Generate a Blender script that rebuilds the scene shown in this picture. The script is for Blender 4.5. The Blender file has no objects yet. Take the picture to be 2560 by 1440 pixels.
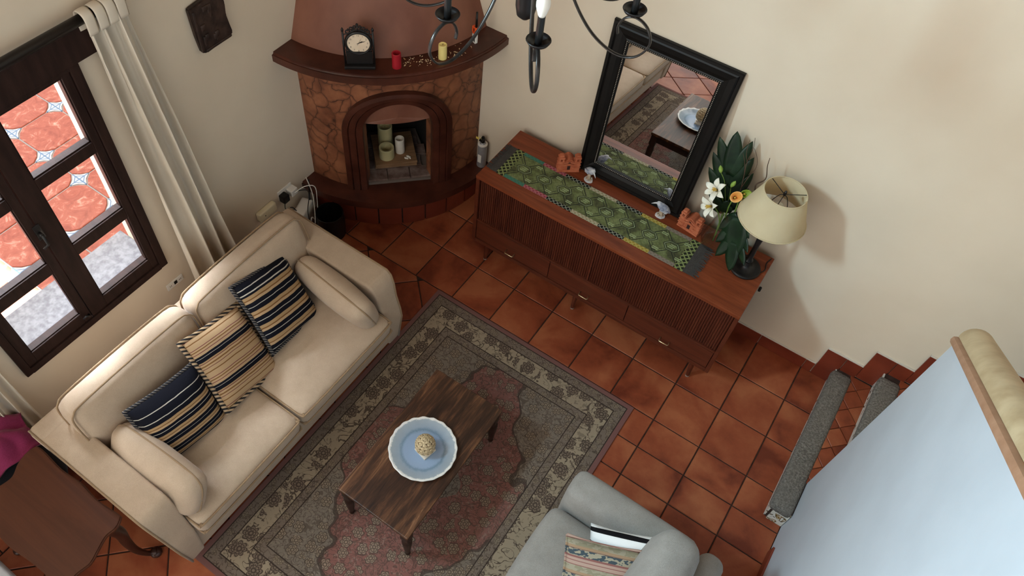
import bpy, bmesh, math, random
from mathutils import Vector, Matrix, Euler
random.seed(7)
D = bpy.data
SC = bpy.context.scene
COL = SC.collection
R = math.radians
PI = math.pi

# ------------------------------------------------------------------ camera, sky, sun, exposure
cam = D.cameras.new('camera'); cam.sensor_width = 36.0
cam.lens = 1914.365 / 2560 * 36.0
cam.shift_x = 89.84 / 2560; cam.shift_y = -39.24 / 2560
cam.clip_start = 0.02
co = D.objects.new('camera', cam); COL.objects.link(co)
co.location = (1.6177, -2.7094, 4.1626); co.rotation_euler = (0.6408, -0.0495, 0.6072)
SC.camera = co

W = D.worlds.new('sky'); SC.world = W; W.use_nodes = True
bg = W.node_tree.nodes['Background']
bg.inputs['Color'].default_value = (1.0, 0.965, 0.91, 1); bg.inputs['Strength'].default_value = 2.7

sun = D.lights.new('sun', 'SUN'); sun.energy = 75.0; sun.angle = R(0.6); sun.color = (1.0, 0.95, 0.86)
so = D.objects.new('sun', sun); COL.objects.link(so)
so.rotation_euler = Vector((-0.1, -0.5, -0.86)).to_track_quat('-Z', 'Y').to_euler()

# daylight entering by the high window in the window wall (outside the frame, up and to the left)
key = D.lights.new('high_window_daylight', 'AREA'); key.shape = 'RECTANGLE'; key.size = 0.8; key.size_y = 0.75; key.energy = 320; key.color = (0.56, 0.84, 1.0)
ko = D.objects.new('high_window_daylight', key); COL.objects.link(ko); ko.location = (-1.58, -3.35, 4.12)
ko.rotation_euler = Vector((1.0, 0.0, 0.0)).to_track_quat('-Z', 'Z').to_euler()

# added area lamp over the patio, brightens the sofa through the two-leaf window
pk = D.lights.new('patio_fill_lamp', 'AREA'); pk.shape = 'RECTANGLE'; pk.size = 1.3; pk.size_y = 0.9; pk.energy = 32; pk.spread = R(50); pk.color = (0.78, 0.89, 1.0)
po = D.objects.new('patio_fill_lamp', pk); COL.objects.link(po); po.location = (-2.45, -1.95, 2.9)
po.rotation_euler = (Vector((-1.24, -1.88, 1.35))-Vector(po.location)).to_track_quat('-Z', 'Y').to_euler()

SC.view_settings.view_transform = 'Standard'
SC.view_settings.look = 'None'
SC.view_settings.gamma = 1.0
SC.view_settings.use_curve_mapping = False
SC.view_settings.exposure = 0.40

# ------------------------------------------------------------------ materials
def srgb(r, g, b):
    f = lambda c: (c/12.92 if c <= 0.04045 else ((c+0.055)/1.055)**2.4)
    return (f(r/255), f(g/255), f(b/255), 1)

class NT:
    def __init__(s, name):
        s.m = D.materials.new(name); s.m.use_nodes = True
        s.t = s.m.node_tree; s.n = s.t.nodes; s.l = s.t.links
        s.b = s.n['Principled BSDF']
    def node(s, typ, **kw):
        n = s.n.new(typ)
        for k, v in kw.items(): setattr(n, k, v)
        return n
    def set(s, sock, v):
        if isinstance(v, bpy.types.NodeSocket): s.l.new(v, sock)
        else: sock.default_value = v
    def pos(s, kind='Object'):
        if kind == 'World': return s.node('ShaderNodeNewGeometry').outputs['Position']
        return s.node('ShaderNodeTexCoord').outputs[kind]
    def mapv(s, v, scale=(1, 1, 1), rot=(0, 0, 0), loc=(0, 0, 0)):
        n = s.node('ShaderNodeMapping'); s.l.new(v, n.inputs['Vector'])
        n.inputs['Scale'].default_value = scale; n.inputs['Rotation'].default_value = rot; n.inputs['Location'].default_value = loc
        return n.outputs[0]
    def noise(s, v, scale, detail=4, rough=0.55, dist=0.0):
        n = s.node('ShaderNodeTexNoise'); s.l.new(v, n.inputs['Vector'])
        n.inputs['Scale'].default_value = scale; n.inputs['Detail'].default_value = detail
        n.inputs['Roughness'].default_value = rough; n.inputs['Distortion'].default_value = dist
        return n
    def vor(s, v, scale, feature='F1', rnd=1.0):
        n = s.node('ShaderNodeTexVoronoi', feature=feature); s.l.new(v, n.inputs['Vector'])
        n.inputs['Scale'].default_value = scale; n.inputs['Randomness'].default_value = rnd
        return n
    def ramp(s, f, stops, interp='LINEAR'):
        n = s.node('ShaderNodeValToRGB'); n.color_ramp.interpolation = interp
        e = n.color_ramp.elements
        while len(e) < len(stops): e.new(0.5)
        for x, (p, c) in zip(e, stops): x.position = p; x.color = c
        s.set(n.inputs[0], f); return n.outputs[0]
    def mth(s, op, a, b=None, c=None, clamp=False):
        n = s.node('ShaderNodeMath', operation=op); n.use_clamp = clamp
        s.set(n.inputs[0], a)
        if b is not None: s.set(n.inputs[1], b)
        if c is not None: s.set(n.inputs[2], c)
        return n.outputs[0]
    def mix(s, f, a, b, blend='MIX'):
        n = s.node('ShaderNodeMix', data_type='RGBA', blend_type=blend)
        s.set(n.inputs[0], f); s.set(n.inputs[6], a); s.set(n.inputs[7], b)
        return n.outputs[2]
    def xyz(s, v):
        n = s.node('ShaderNodeSeparateXYZ'); s.l.new(v, n.inputs[0]); return n.outputs
    def bump(s, h, strength=0.3, dist=0.01):
        n = s.node('ShaderNodeBump'); n.inputs['Strength'].default_value = strength; n.inputs['Distance'].default_value = dist
        s.set(n.inputs['Height'], h); s.l.new(n.outputs[0], s.b.inputs['Normal'])
    def fin(s, color=None, rough=None, metal=None, spec=None):
        if color is not None: s.set(s.b.inputs['Base Color'], color)
        if rough is not None: s.set(s.b.inputs['Roughness'], rough)
        if metal is not None: s.b.inputs['Metallic'].default_value = metal
        if spec is not None: s.b.inputs['Specular IOR Level'].default_value = spec
        return s.m

def simple(name, c1, c2=None, scale=8, rough=0.6, bump=0, bscale=40, stretch=(1, 1, 1), metal=0, spec=0.4, space='Object', lo=0.35, hi=0.65, bdist=0.004, detail=5):
    t = NT(name); v = t.mapv(t.pos(space), stretch)
    c = c1
    if c2 is not None:
        c = t.ramp(t.noise(v, scale, detail).outputs[0], [(lo, c1), (hi, c2)])
    if bump: t.bump(t.noise(v, bscale, 3).outputs[0], bump, bdist)
    return t.fin(c, rough, metal, spec)

M = {}
M['wall'] = simple('wall_paint', srgb(220, 205, 184), srgb(214, 198, 176), 1.6, 0.75, 0.12, 9, spec=0.25, space='World', bdist=0.01)
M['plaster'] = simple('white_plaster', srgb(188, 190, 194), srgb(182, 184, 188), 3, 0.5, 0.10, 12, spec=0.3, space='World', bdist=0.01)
M['ceil'] = simple('dark_unseen_ceiling', srgb(96, 66, 46), srgb(112, 80, 58), 5, 0.7, stretch=(8, 1, 1), space='World')  # unseen ceiling, dark colour chosen to cut bounced light
M['lip'] = simple('lip_plaster', srgb(206, 196, 182), None, rough=0.7)
M['grout'] = simple('dark_grout', srgb(44, 28, 21), srgb(64, 44, 35), 30, 0.9)
M['grout_light'] = simple('pale_grout', srgb(150, 148, 150), None, rough=0.9)

def tile_mat(name, pal, rough=0.5, scale=3.2):
    t = NT(name); p = t.pos('World')
    oi = t.node('ShaderNodeObjectInfo')
    sh = t.node('ShaderNodeVectorMath', operation='SCALE'); t.l.new(oi.outputs['Location'], sh.inputs[0]); sh.inputs['Scale'].default_value = 7.3
    ad = t.node('ShaderNodeVectorMath', operation='ADD'); t.l.new(p, ad.inputs[0]); t.l.new(sh.outputs[0], ad.inputs[1])
    n1 = t.noise(ad.outputs[0], scale, 3, 0.5, 0.6)
    n2 = t.noise(ad.outputs[0], 17, 6, 0.7)
    f = t.mth('ADD', t.mth('MULTIPLY', n1.outputs[0], 0.8), t.mth('MULTIPLY', n2.outputs[0], 0.2))
    f = t.mth('ADD', f, t.mth('MULTIPLY', t.mth('SUBTRACT', oi.outputs['Random'], 0.5), 0.10))
    c = t.ramp(f, pal)
    t.bump(t.noise(ad.outputs[0], 9, 4, 0.6, 1.0).outputs[0], 0.25, 0.006)
    return t.fin(c, rough, spec=0.3)
M['tile'] = tile_mat('terracotta_tile', [(0.36, srgb(108, 45, 26)), (0.5, srgb(144, 70, 42)), (0.64, srgb(166, 94, 60))])
M['tile_dark'] = tile_mat('dark_terracotta', [(0.3, srgb(100, 38, 24)), (0.7, srgb(130, 58, 38))], 0.4)

M['patio'] = None
t = NT('patio_tile'); p = t.pos('World')
n = t.noise(p, 9, 6, 0.7, 1.5)
M['patio'] = t.fin(t.ramp(n.outputs[0], [(0.34, srgb(122, 52, 38)), (0.55, srgb(144, 74, 58)), (0.72, srgb(182, 148, 136))]), 0.6)
t = NT('blue_inset'); v = t.pos('Object'); X = t.xyz(v)
ax = t.mth('ABSOLUTE', X[0]); ay = t.mth('ABSOLUTE', X[1])
cr = t.mth('MINIMUM', ax, ay)
k = t.mth('MAXIMUM', t.mth('LESS_THAN', cr, 0.005), t.mth('LESS_THAN', t.mth('ABSOLUTE', t.mth('SUBTRACT', t.mth('ADD', ax, ay), 0.045)), 0.005))
M['inset'] = t.fin(t.mix(k, srgb(166, 172, 176), srgb(74, 104, 140)), 0.4)
M['stone'] = simple('grey_stone', srgb(92, 90, 93), srgb(120, 118, 120), 34, 0.9, 0.5, 60, space='World')
M['exterior'] = simple('exterior_wall', srgb(226, 214, 190), None, rough=0.85)

M['darkwood'] = simple('dark_brown_window_wood', srgb(36, 22, 18), srgb(48, 31, 26), 6, 0.6, 0.15, 30, (1, 6, 1), spec=0.15)
M['rodblack'] = simple('black_rod', srgb(24, 18, 16), None, rough=0.4)
t = NT('window_glass')
tr = t.node('ShaderNodeBsdfTransparent'); gl = t.node('ShaderNodeBsdfGlossy'); gl.inputs['Roughness'].default_value = 0.02
lw = t.node('ShaderNodeLayerWeight'); lw.inputs['Blend'].default_value = 0.5
ff = t.mth('MULTIPLY_ADD', t.mth('POWER', lw.outputs['Facing'], 4.0), 0.6, 0.02)
mx = t.node('ShaderNodeMixShader'); t.l.new(ff, mx.inputs[0]); t.l.new(tr.outputs[0], mx.inputs[1]); t.l.new(gl.outputs[0], mx.inputs[2])
t.l.new(mx.outputs[0], t.n['Material Output'].inputs[0]); M['glass'] = t.m

t = NT('curtain_cloth'); v = t.pos('Object')
t.bump(t.noise(t.mapv(v, (300, 300, 300)), 1, 2).outputs[0], 0.1, 0.001)
t.fin(t.ramp(t.noise(v, 3).outputs[0], [(0.3, srgb(226, 214, 196)), (0.7, srgb(236, 226, 210))]), 0.9, spec=0.1)
tl = t.node('ShaderNodeBsdfTranslucent'); tl.inputs[0].default_value = srgb(236, 224, 200)
mx = t.node('ShaderNodeMixShader'); mx.inputs[0].default_value = 0.25
t.l.new(t.b.outputs[0], mx.inputs[1]); t.l.new(tl.outputs[0], mx.inputs[2]); t.l.new(mx.outputs[0], t.n['Material Output'].inputs[0])
M['curtain'] = t.m

def fabric(name, c1, c2, scale=14, fine=420, b=0.25):
    t = NT(name); v = t.pos('Object')
    n = t.noise(v, scale, 5, 0.65); n2 = t.noise(v, fine, 2, 0.8)
    f = t.mth('ADD', t.mth('MULTIPLY', n.outputs[0], 0.3), t.mth('MULTIPLY', n2.outputs[0], 0.7))
    t.bump(n2.outputs[0], b, 0.002)
    t.b.inputs['Sheen Weight'].default_value = 0.15
    return t.fin(t.ramp(f, [(0.36, c1), (0.64, c2)]), 0.9, spec=0.15)
M['sofa'] = fabric('beige_sofa_fabric', srgb(174, 153, 131), srgb(194, 172, 150))
M['greychair'] = fabric('grey_armchair_fabric', srgb(128, 122, 116), srgb(158, 151, 144))
M['piping'] = fabric('beige_piping', srgb(140, 116, 90), srgb(160, 134, 106))

def wood(name, c1, c2, c3, axis=0, scale=5, rough=0.4, spec=0.45, bump=0.1):
    t = NT(name); st = [9.0, 9.0, 9.0]; st[axis] = 0.7
    v = t.mapv(t.pos('Object'), st)
    n = t.noise(v, scale, 6, 0.65, 0.8)
    t.bump(n.outputs[0], bump, 0.003)
    return t.fin(t.ramp(n.outputs[0], [(0.3, c1), (0.5, c2), (0.72, c3)]), rough, spec=spec)
M['teak'] = wood('reddish_teak', srgb(98, 44, 24), srgb(122, 58, 32), srgb(142, 74, 44), 0, 3, 0.4, 0.3)
M['teak_front'] = wood('dark_teak_front', srgb(70, 30, 18), srgb(88, 40, 24), srgb(100, 48, 30), 0, 3, 0.38)
M['teak_slat'] = wood('dark_teak_slat', srgb(66, 28, 17), srgb(84, 38, 23), srgb(98, 48, 30), 2, 3, 0.42)
M['brass'] = simple('brass', srgb(206, 184, 142), None, rough=0.28, metal=1)
M['footcap'] = simple('foot_glide', srgb(150, 132, 118), None, rough=0.5)
t = NT('distressed_tabletop'); v = t.pos('Object')
n1 = t.noise(t.mapv(v, (16, 1.6, 4)), 2.2, 7, 0.7, 0.6); n2 = t.noise(t.mapv(v, (5, 1.4, 2)), 1.7, 3, 0.5)
f = t.mth('ADD', t.mth('MULTIPLY', n1.outputs[0], 0.65), t.mth('MULTIPLY', n2.outputs[0], 0.35))
t.bump(n1.outputs[0], 0.2, 0.003)
M['tabletop'] = t.fin(t.ramp(f, [(0.37, srgb(34, 20, 14)), (0.48, srgb(60, 37, 24)), (0.57, srgb(96, 62, 40)), (0.67, srgb(160, 120, 86))]), 0.42, spec=0.35)
M['tableleg'] = wood('dark_table_wood', srgb(26, 15, 11), srgb(40, 24, 17), srgb(54, 34, 24), 2, 4, 0.4)
M['brownwood'] = wood('brown_side_table_wood', srgb(72, 38, 24), srgb(82, 45, 29), srgb(92, 52, 34), 0, 1.6, 0.45, 0.3, 0.03)
M['brownleg'] = wood('dark_side_table_leg', srgb(48, 24, 17), srgb(58, 30, 20), srgb(70, 38, 26), 2, 3, 0.4)

M['fp_hood'] = simple('brown_hood_plaster', srgb(112, 66, 50), srgb(140, 92, 72), 4, 0.55, 0.25, 14, (1, 1, 0.5), space='World', lo=0.3, hi=0.75)
M['fp_mantel'] = simple('dark_red_brown_slab', srgb(58, 27, 18), srgb(82, 42, 30), 6, 0.35, 0.25, 22, space='World')
t = NT('marbled_brown_plaster'); p = t.pos('World')
nd = t.noise(p, 5, 3)
vv = t.node('ShaderNodeVectorMath', operation='SCALE'); t.l.new(nd.outputs['Color'], vv.inputs[0]); vv.inputs['Scale'].default_value = 0.16
va = t.node('ShaderNodeVectorMath', operation='ADD'); t.l.new(p, va.inputs[0]); t.l.new(vv.outputs[0], va.inputs[1])
ve = t.vor(t.mapv(va.outputs[0], (1, 1, 0.75)), 9.5, 'DISTANCE_TO_EDGE')
br = t.mth('MULTIPLY', t.noise(p, 11, 3).outputs[0], 0.10)
line = t.mth('LESS_THAN', ve.outputs['Distance'], t.mth('SUBTRACT', br, 0.038))
base = t.ramp(t.noise(p, 7, 5).outputs[0], [(0.3, srgb(106, 58, 36)), (0.7, srgb(156, 98, 66))])
soft = t.ramp(ve.outputs['Distance'], [(0.0, (0.62, 0.60, 0.58, 1)), (0.12, (1, 1, 1, 1))])
c = t.mix(1.0, base, soft, 'MULTIPLY'); c = t.mix(t.mth('MULTIPLY', line, 0.75), c, srgb(58, 24, 15))
t.bump(t.noise(p, 18, 4).outputs[0], 0.2, 0.005)
M['fp_body'] = t.fin(c, 0.5)
M['soot'] = simple('soot_brick', srgb(18, 13, 11), srgb(30, 22, 19), 9, 0.95, 0.3, 20, space='World')
M['firebrick'] = simple('ashy_brick', srgb(84, 60, 52), srgb(126, 106, 97), 14, 0.95, 0.4, 40, space='World')
M['mortar'] = simple('ashy_mortar', srgb(104, 90, 82), None, rough=0.95)
M['paleboard'] = simple('pale_board', srgb(118, 86, 58), srgb(140, 104, 72), 6, 0.7, stretch=(1, 8, 1))
M['wax'] = simple('cream_wax', srgb(180, 166, 120), srgb(190, 176, 132), 10, 0.5)
M['wax_white'] = simple('white_wax', srgb(220, 210, 196), srgb(206, 194, 178), 10, 0.55)
M['wax_yellow'] = simple('yellow_wax', srgb(238, 218, 140), None, rough=0.5)
M['wax_red'] = simple('red_wax', srgb(166, 24, 38), srgb(150, 18, 32), 10, 0.5)
M['wax_bits'] = simple('wax_crumbs', srgb(226, 210, 180), srgb(190, 156, 110), 40, 0.6, space='World')
M['black'] = simple('black_plastic', srgb(14, 13, 13), None, rough=0.4)
M['blackmetal'] = simple('black_iron', srgb(20, 18, 18), srgb(28, 25, 25), 20, 0.35)
M['iron'] = simple('dark_grey_iron', srgb(44, 40, 38), srgb(60, 55, 52), 30, 0.3, metal=0.6)
M['white'] = simple('white_plastic', srgb(226, 222, 214), None, rough=0.45)
M['offwhite'] = simple('cream_plastic', srgb(220, 208, 176), None, rough=0.5)
M['orange'] = simple('orange_plastic', srgb(224, 84, 36), None, rough=0.4)
M['clockface'] = simple('clock_paper', srgb(232, 212, 186), srgb(222, 200, 174), 12, 0.5)
M['print'] = simple('black_print', srgb(34, 26, 22), None, rough=0.7)
M['can'] = simple('grey_canister', srgb(150, 148, 150), srgb(166, 164, 166), 20, 0.35, metal=0.3)
M['yellow'] = simple('yellow_tag', srgb(226, 200, 96), None, rough=0.6)
M['terracotta'] = simple('terracotta_clay', srgb(168, 86, 54), srgb(190, 108, 74), 30, 0.8, 0.15, 60)
M['claydark'] = simple('dark_clay_hole', srgb(52, 26, 18), None, rough=0.9)
t = NT('porcelain_bird'); v = t.pos('Object')
M['porcelain'] = t.fin(t.ramp(t.noise(v, 22, 3).outputs[0], [(0.38, srgb(120, 126, 146)), (0.5, srgb(164, 168, 182)), (0.62, srgb(206, 206, 210))]), 0.22, spec=0.5)
M['porcelain_w'] = simple('white_porcelain', srgb(222, 216, 212), srgb(200, 200, 204), 30, 0.25)
M['porcelain_t'] = simple('tan_porcelain', srgb(168, 140, 112), srgb(206, 190, 170), 40, 0.3)
M['mirrorframe'] = simple('black_mirror_frame', srgb(12, 10, 9), srgb(18, 15, 13), 12, 0.42, spec=0.25)
M['bead'] = simple('pale_bead', srgb(180, 170, 156), None, rough=0.3, metal=0.5)
M['mirror'] = simple('mirror_silver', (0.92, 0.92, 0.92, 1), None, rough=0.01, metal=1)
t = NT('lampshade_linen'); v = t.pos('Object')
t.bump(t.noise(t.mapv(v, (60, 60, 200)), 3, 3).outputs[0], 0.1, 0.002)
t.fin(t.ramp(t.noise(v, 9).outputs[0], [(0.3, srgb(216, 200, 164)), (0.7, srgb(226, 212, 178))]), 0.85, spec=0.2)
tl = t.node('ShaderNodeBsdfTranslucent'); tl.inputs[0].default_value = srgb(232, 208, 156)
mx = t.node('ShaderNodeMixShader'); mx.inputs[0].default_value = 0.3
t.l.new(t.b.outputs[0], mx.inputs[1]); t.l.new(tl.outputs[0], mx.inputs[2]); t.l.new(mx.outputs[0], t.n['Material Output'].inputs[0])
M['shade'] = t.m
t = NT('clear_glass'); tr = t.node('ShaderNodeBsdfTransparent'); tr.inputs[0].default_value = (0.93, 0.95, 0.95, 1)
gl = t.node('ShaderNodeBsdfGlossy'); gl.inputs['Roughness'].default_value = 0.03
lw = t.node('ShaderNodeLayerWeight'); lw.inputs['Blend'].default_value = 0.5
ff = t.mth('MULTIPLY_ADD', t.mth('POWER', lw.outputs['Facing'], 3.0), 0.6, 0.03)
mx = t.node('ShaderNodeMixShader'); t.l.new(ff, mx.inputs[0]); t.l.new(tr.outputs[0], mx.inputs[1]); t.l.new(gl.outputs[0], mx.inputs[2])
t.l.new(mx.outputs[0], t.n['Material Output'].inputs[0]); M['vase'] = t.m
M['leaf'] = simple('dark_green_leaf', srgb(16, 32, 18), srgb(28, 50, 28), 14, 0.4, spec=0.3)
M['vein'] = simple('pale_leaf_vein', srgb(120, 140, 110), None, rough=0.5)
M['lily'] = simple('white_petal', srgb(238, 234, 220), srgb(230, 224, 204), 20, 0.6)
M['stamen'] = simple('yellow_stamen', srgb(206, 166, 70), None, rough=0.6)
M['calla'] = simple('orange_calla', srgb(230, 150, 66), srgb(236, 180, 106), 14, 0.5)
M['callagreen'] = simple('green_calla', srgb(136, 156, 52), srgb(118, 142, 44), 14, 0.5)
M['bud'] = simple('green_bud', srgb(124, 152, 58), srgb(140, 168, 76), 30, 0.5)
M['stem'] = simple('green_stem', srgb(120, 146, 64), srgb(96, 124, 50), 20, 0.5)
M['twig'] = simple('brown_twig', srgb(74, 54, 42), srgb(96, 74, 58), 30, 0.8)
M['plaque'] = simple('carved_dark_wood', srgb(34, 22, 18), srgb(64, 46, 38), 18, 0.55, 0.4, 30)
M['capstone'] = simple('cracked_tan_cap', srgb(168, 142, 106), srgb(194, 170, 134), 8, 0.5, 0.3, 20, space='World')
M['caplow'] = simple('brown_cap_moulding', srgb(154, 112, 84), srgb(170, 128, 100), 14, 0.5, 0.2, 30, space='World')
t = NT('stair_carpet'); v = t.pos('World')
n = t.noise(v, 95, 4, 0.8); n2 = t.noise(v, 6, 2)
t.bump(n.outputs[0], 0.9, 0.012)
M['carpet'] = t.fin(t.mix(n2.outputs[0], t.ramp(n.outputs[0], [(0.36, srgb(70, 64, 58)), (0.5, srgb(124, 116, 108)), (0.64, srgb(176, 168, 158))]), srgb(120, 112, 104)), 0.95, spec=0.1)
t = NT('painted_riser_tile'); v = t.pos('World')
n = t.noise(v, 22, 2, 0.5, 1.0)
M['riser'] = t.fin(t.ramp(n.outputs[0], [(0.42, srgb(214, 208, 194)), (0.56, srgb(222, 216, 204)), (0.60, srgb(60, 54, 50)), (0.64, srgb(150, 116, 60)), (0.7, srgb(214, 208, 194))]), 0.25)
M['magenta'] = fabric('magenta_fleece', srgb(112, 30, 66), srgb(138, 48, 86), 12, 300, 0.4)
M['blackcloth'] = fabric('black_cloth', srgb(18, 18, 24), srgb(30, 30, 36))
M['navy'] = fabric('navy_velvet', srgb(20, 22, 36), srgb(30, 32, 48))
M['whitecloth'] = fabric('white_cloth', srgb(226, 228, 236), srgb(214, 216, 226), 30)
M['fringe'] = fabric('dark_fringe', srgb(52, 48, 46), srgb(74, 70, 66), 20, 200)
t = NT('glazed_blue_plate'); v = t.pos('Object'); X = t.xyz(v)
rr = t.mth('SQRT', t.mth('ADD', t.mth('MULTIPLY', X[0], X[0]), t.mth('MULTIPLY', X[1], X[1])))
sp = t.noise(v, 60, 4, 0.8)
f = t.mth('ADD', rr, t.mth('MULTIPLY', t.mth('SUBTRACT', sp.outputs[0], 0.5), 0.03))
c = t.ramp(t.mth('DIVIDE', f, 0.18), [(0.0, srgb(144, 162, 186)), (0.56, srgb(140, 158, 182)), (0.63, srgb(112, 132, 148)), (0.70, srgb(142, 156, 170)), (0.91, srgb(154, 162, 168)), (0.945, srgb(222, 218, 212))])
M['plate'] = t.fin(c, 0.18, spec=0.5)
M['artichoke'] = simple('antique_cream_resin', srgb(120, 92, 60), srgb(206, 184, 146), 2.2, 0.6, space='Object', lo=0.36, hi=0.56)

# rug -----------------------------------------------------------------
HX, HY = 0.735, 1.07
t = NT('faded_persian_rug'); v = t.pos('Object'); X = t.xyz(v)
ax = t.mth('ABSOLUTE', X[0]); ay = t.mth('ABSOLUTE', X[1])
d = t.mth('MINIMUM', t.mth('SUBTRACT', HX, ax), t.mth('SUBTRACT', HY, ay))
wob = t.noise(v, 14, 2)
vs = t.node('ShaderNodeVectorMath', operation='SCALE'); t.l.new(wob.outputs['Color'], vs.inputs[0]); vs.inputs['Scale'].default_value = 0.02
va = t.node('ShaderNodeVectorMath', operation='ADD'); t.l.new(v, va.inputs[0]); t.l.new(vs.outputs[0], va.inputs[1])
def flowers(scale, rnd, Rf, petals):
    vo = t.vor(va.outputs[0], scale, 'F1', rnd)
    df = t.node('ShaderNodeVectorMath', operation='SUBTRACT'); t.l.new(va.outputs[0], df.inputs[0]); t.l.new(vo.outputs['Position'], df.inputs[1])
    Y = t.xyz(df.outputs[0]); r = t.mth('SQRT', t.mth('ADD', t.mth('MULTIPLY', Y[0], Y[0]), t.mth('MULTIPLY', Y[1], Y[1])))
    th = t.mth('ARCTAN2', Y[1], Y[0])
    rp = t.mth('DIVIDE', r, t.mth('MULTIPLY_ADD', t.mth('ABSOLUTE', t.mth('SINE', t.mth('MULTIPLY', th, petals/2))), 0.30*Rf, 0.75*Rf))
    fill = t.mth('LESS_THAN', rp, 1.0)
    ln = None
    for q, w in ((1.0, 0.10), (0.66, 0.07), (0.30, 0.10)):
        e = t.mth('LESS_THAN', t.mth('ABSOLUTE', t.mth('SUBTRACT', rp, q)), w); ln = e if ln is None else t.mth('MAXIMUM', ln, e)
    spk = t.mth('MULTIPLY', t.mth('GREATER_THAN', t.mth('ABSOLUTE', t.mth('COSINE', t.mth('MULTIPLY', th, petals/2))), 0.93), t.mth('MULTIPLY', fill, t.mth('GREATER_THAN', rp, 0.35)))
    return fill, t.mth('MAXIMUM', ln, spk), t.xyz(vo.outputs['Color'])[0]
def iso(scale, w, det=2, dist=1.5):
    return t.mth('LESS_THAN', t.mth('ABSOLUTE', t.mth('SUBTRACT', t.noise(v, scale, det, 0.5, dist).outputs[0], 0.5)), w)
DK = srgb(58, 48, 42); BEI = srgb(160, 144, 122); TAUPE = srgb(120, 106, 94); PINK = srgb(128, 84, 76); GREY = srgb(122, 110, 98)
f1, l1, c1_ = flowers(8.0, 0.85, 0.040, 8); f2, l2, c2_ = flowers(17.0, 0.8, 0.019, 6); f3, l3, c3_ = flowers(10.0, 0.9, 0.030, 6)
vine = iso(9, 0.016); vine2 = iso(22, 0.028); leafy = t.mth('GREATER_THAN', t.noise(v, 46, 2, 0.5, 0.6).outputs[0], 0.60)
bd = t.mix(t.mth('MULTIPLY', leafy, 0.55), BEI, srgb(96, 82, 70))
bd = t.mix(t.mth('MULTIPLY', vine, 0.85), bd, DK)
bd = t.mix(t.mth('MULTIPLY', f1, 0.9), bd, srgb(122, 106, 92)); bd = t.mix(t.mth('MULTIPLY', l1, 0.85), bd, DK)
gb = t.mix(t.mth('MULTIPLY', f2, 0.7), TAUPE, BEI); gb = t.mix(t.mth('MULTIPLY', t.mth('MAXIMUM', l2, vine2), 0.7), gb, DK)
dd = t.mth('ADD', t.mth('DIVIDE', ax, 0.5), t.mth('DIVIDE', ay, 0.82))
dd = t.mth('ADD', dd, t.mth('MULTIPLY', t.mth('SUBTRACT', t.noise(v, 6, 1).outputs[0], 0.5), 0.5))
corner = t.mth('GREATER_THAN', dd, 1.16)
medal = t.mth('LESS_THAN', dd, 0.36)
fd = t.mix(t.mth('MAXIMUM', corner, medal), PINK, GREY)
fd = t.mix(t.mth('MULTIPLY', leafy, 0.35), fd, srgb(150, 132, 116))
fd = t.mix(t.mth('MULTIPLY', t.mth('MAXIMUM', vine, vine2), 0.6), fd, DK)
fd = t.mix(t.mth('MULTIPLY', f3, 0.75), fd, srgb(150, 132, 112)); fd = t.mix(t.mth('MULTIPLY', l3, 0.75), fd, DK)
el = t.mth('MULTIPLY', t.mth('LESS_THAN', t.mth('ABSOLUTE', t.mth('SUBTRACT', dd, 1.16)), 0.02), 0.8); fd = t.mix(el, fd, DK)
def band(lo, hi): return t.mth('MULTIPLY', t.mth('GREATER_THAN', d, lo), t.mth('LESS_THAN', d, hi))
c = t.mix(t.mth('GREATER_THAN', d, 0.032), srgb(124, 84, 80), gb)
c = t.mix(t.mth('GREATER_THAN', d, 0.092), c, bd)
c = t.mix(t.mth('GREATER_THAN', d, 0.212), c, gb)
c = t.mix(t.mth('GREATER_THAN', d, 0.262), c, fd)
ln = None
for q in (0.032, 0.092, 0.212, 0.262):
    e_ = t.mth('LESS_THAN', t.mth('ABSOLUTE', t.mth('SUBTRACT', d, q)), 0.003)
    ln = e_ if ln is None else t.mth('MAXIMUM', ln, e_)
c = t.mix(ln, c, srgb(44, 36, 32))
wear = t.noise(v, 3.5, 3); c = t.mix(t.mth('MULTIPLY', wear.outputs[0], 0.35), c, srgb(108, 92, 82))
t.bump(t.noise(v, 320, 2).outputs[0], 0.35, 0.003)
M['rug'] = t.fin(c, 0.95, spec=0.08)

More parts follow.
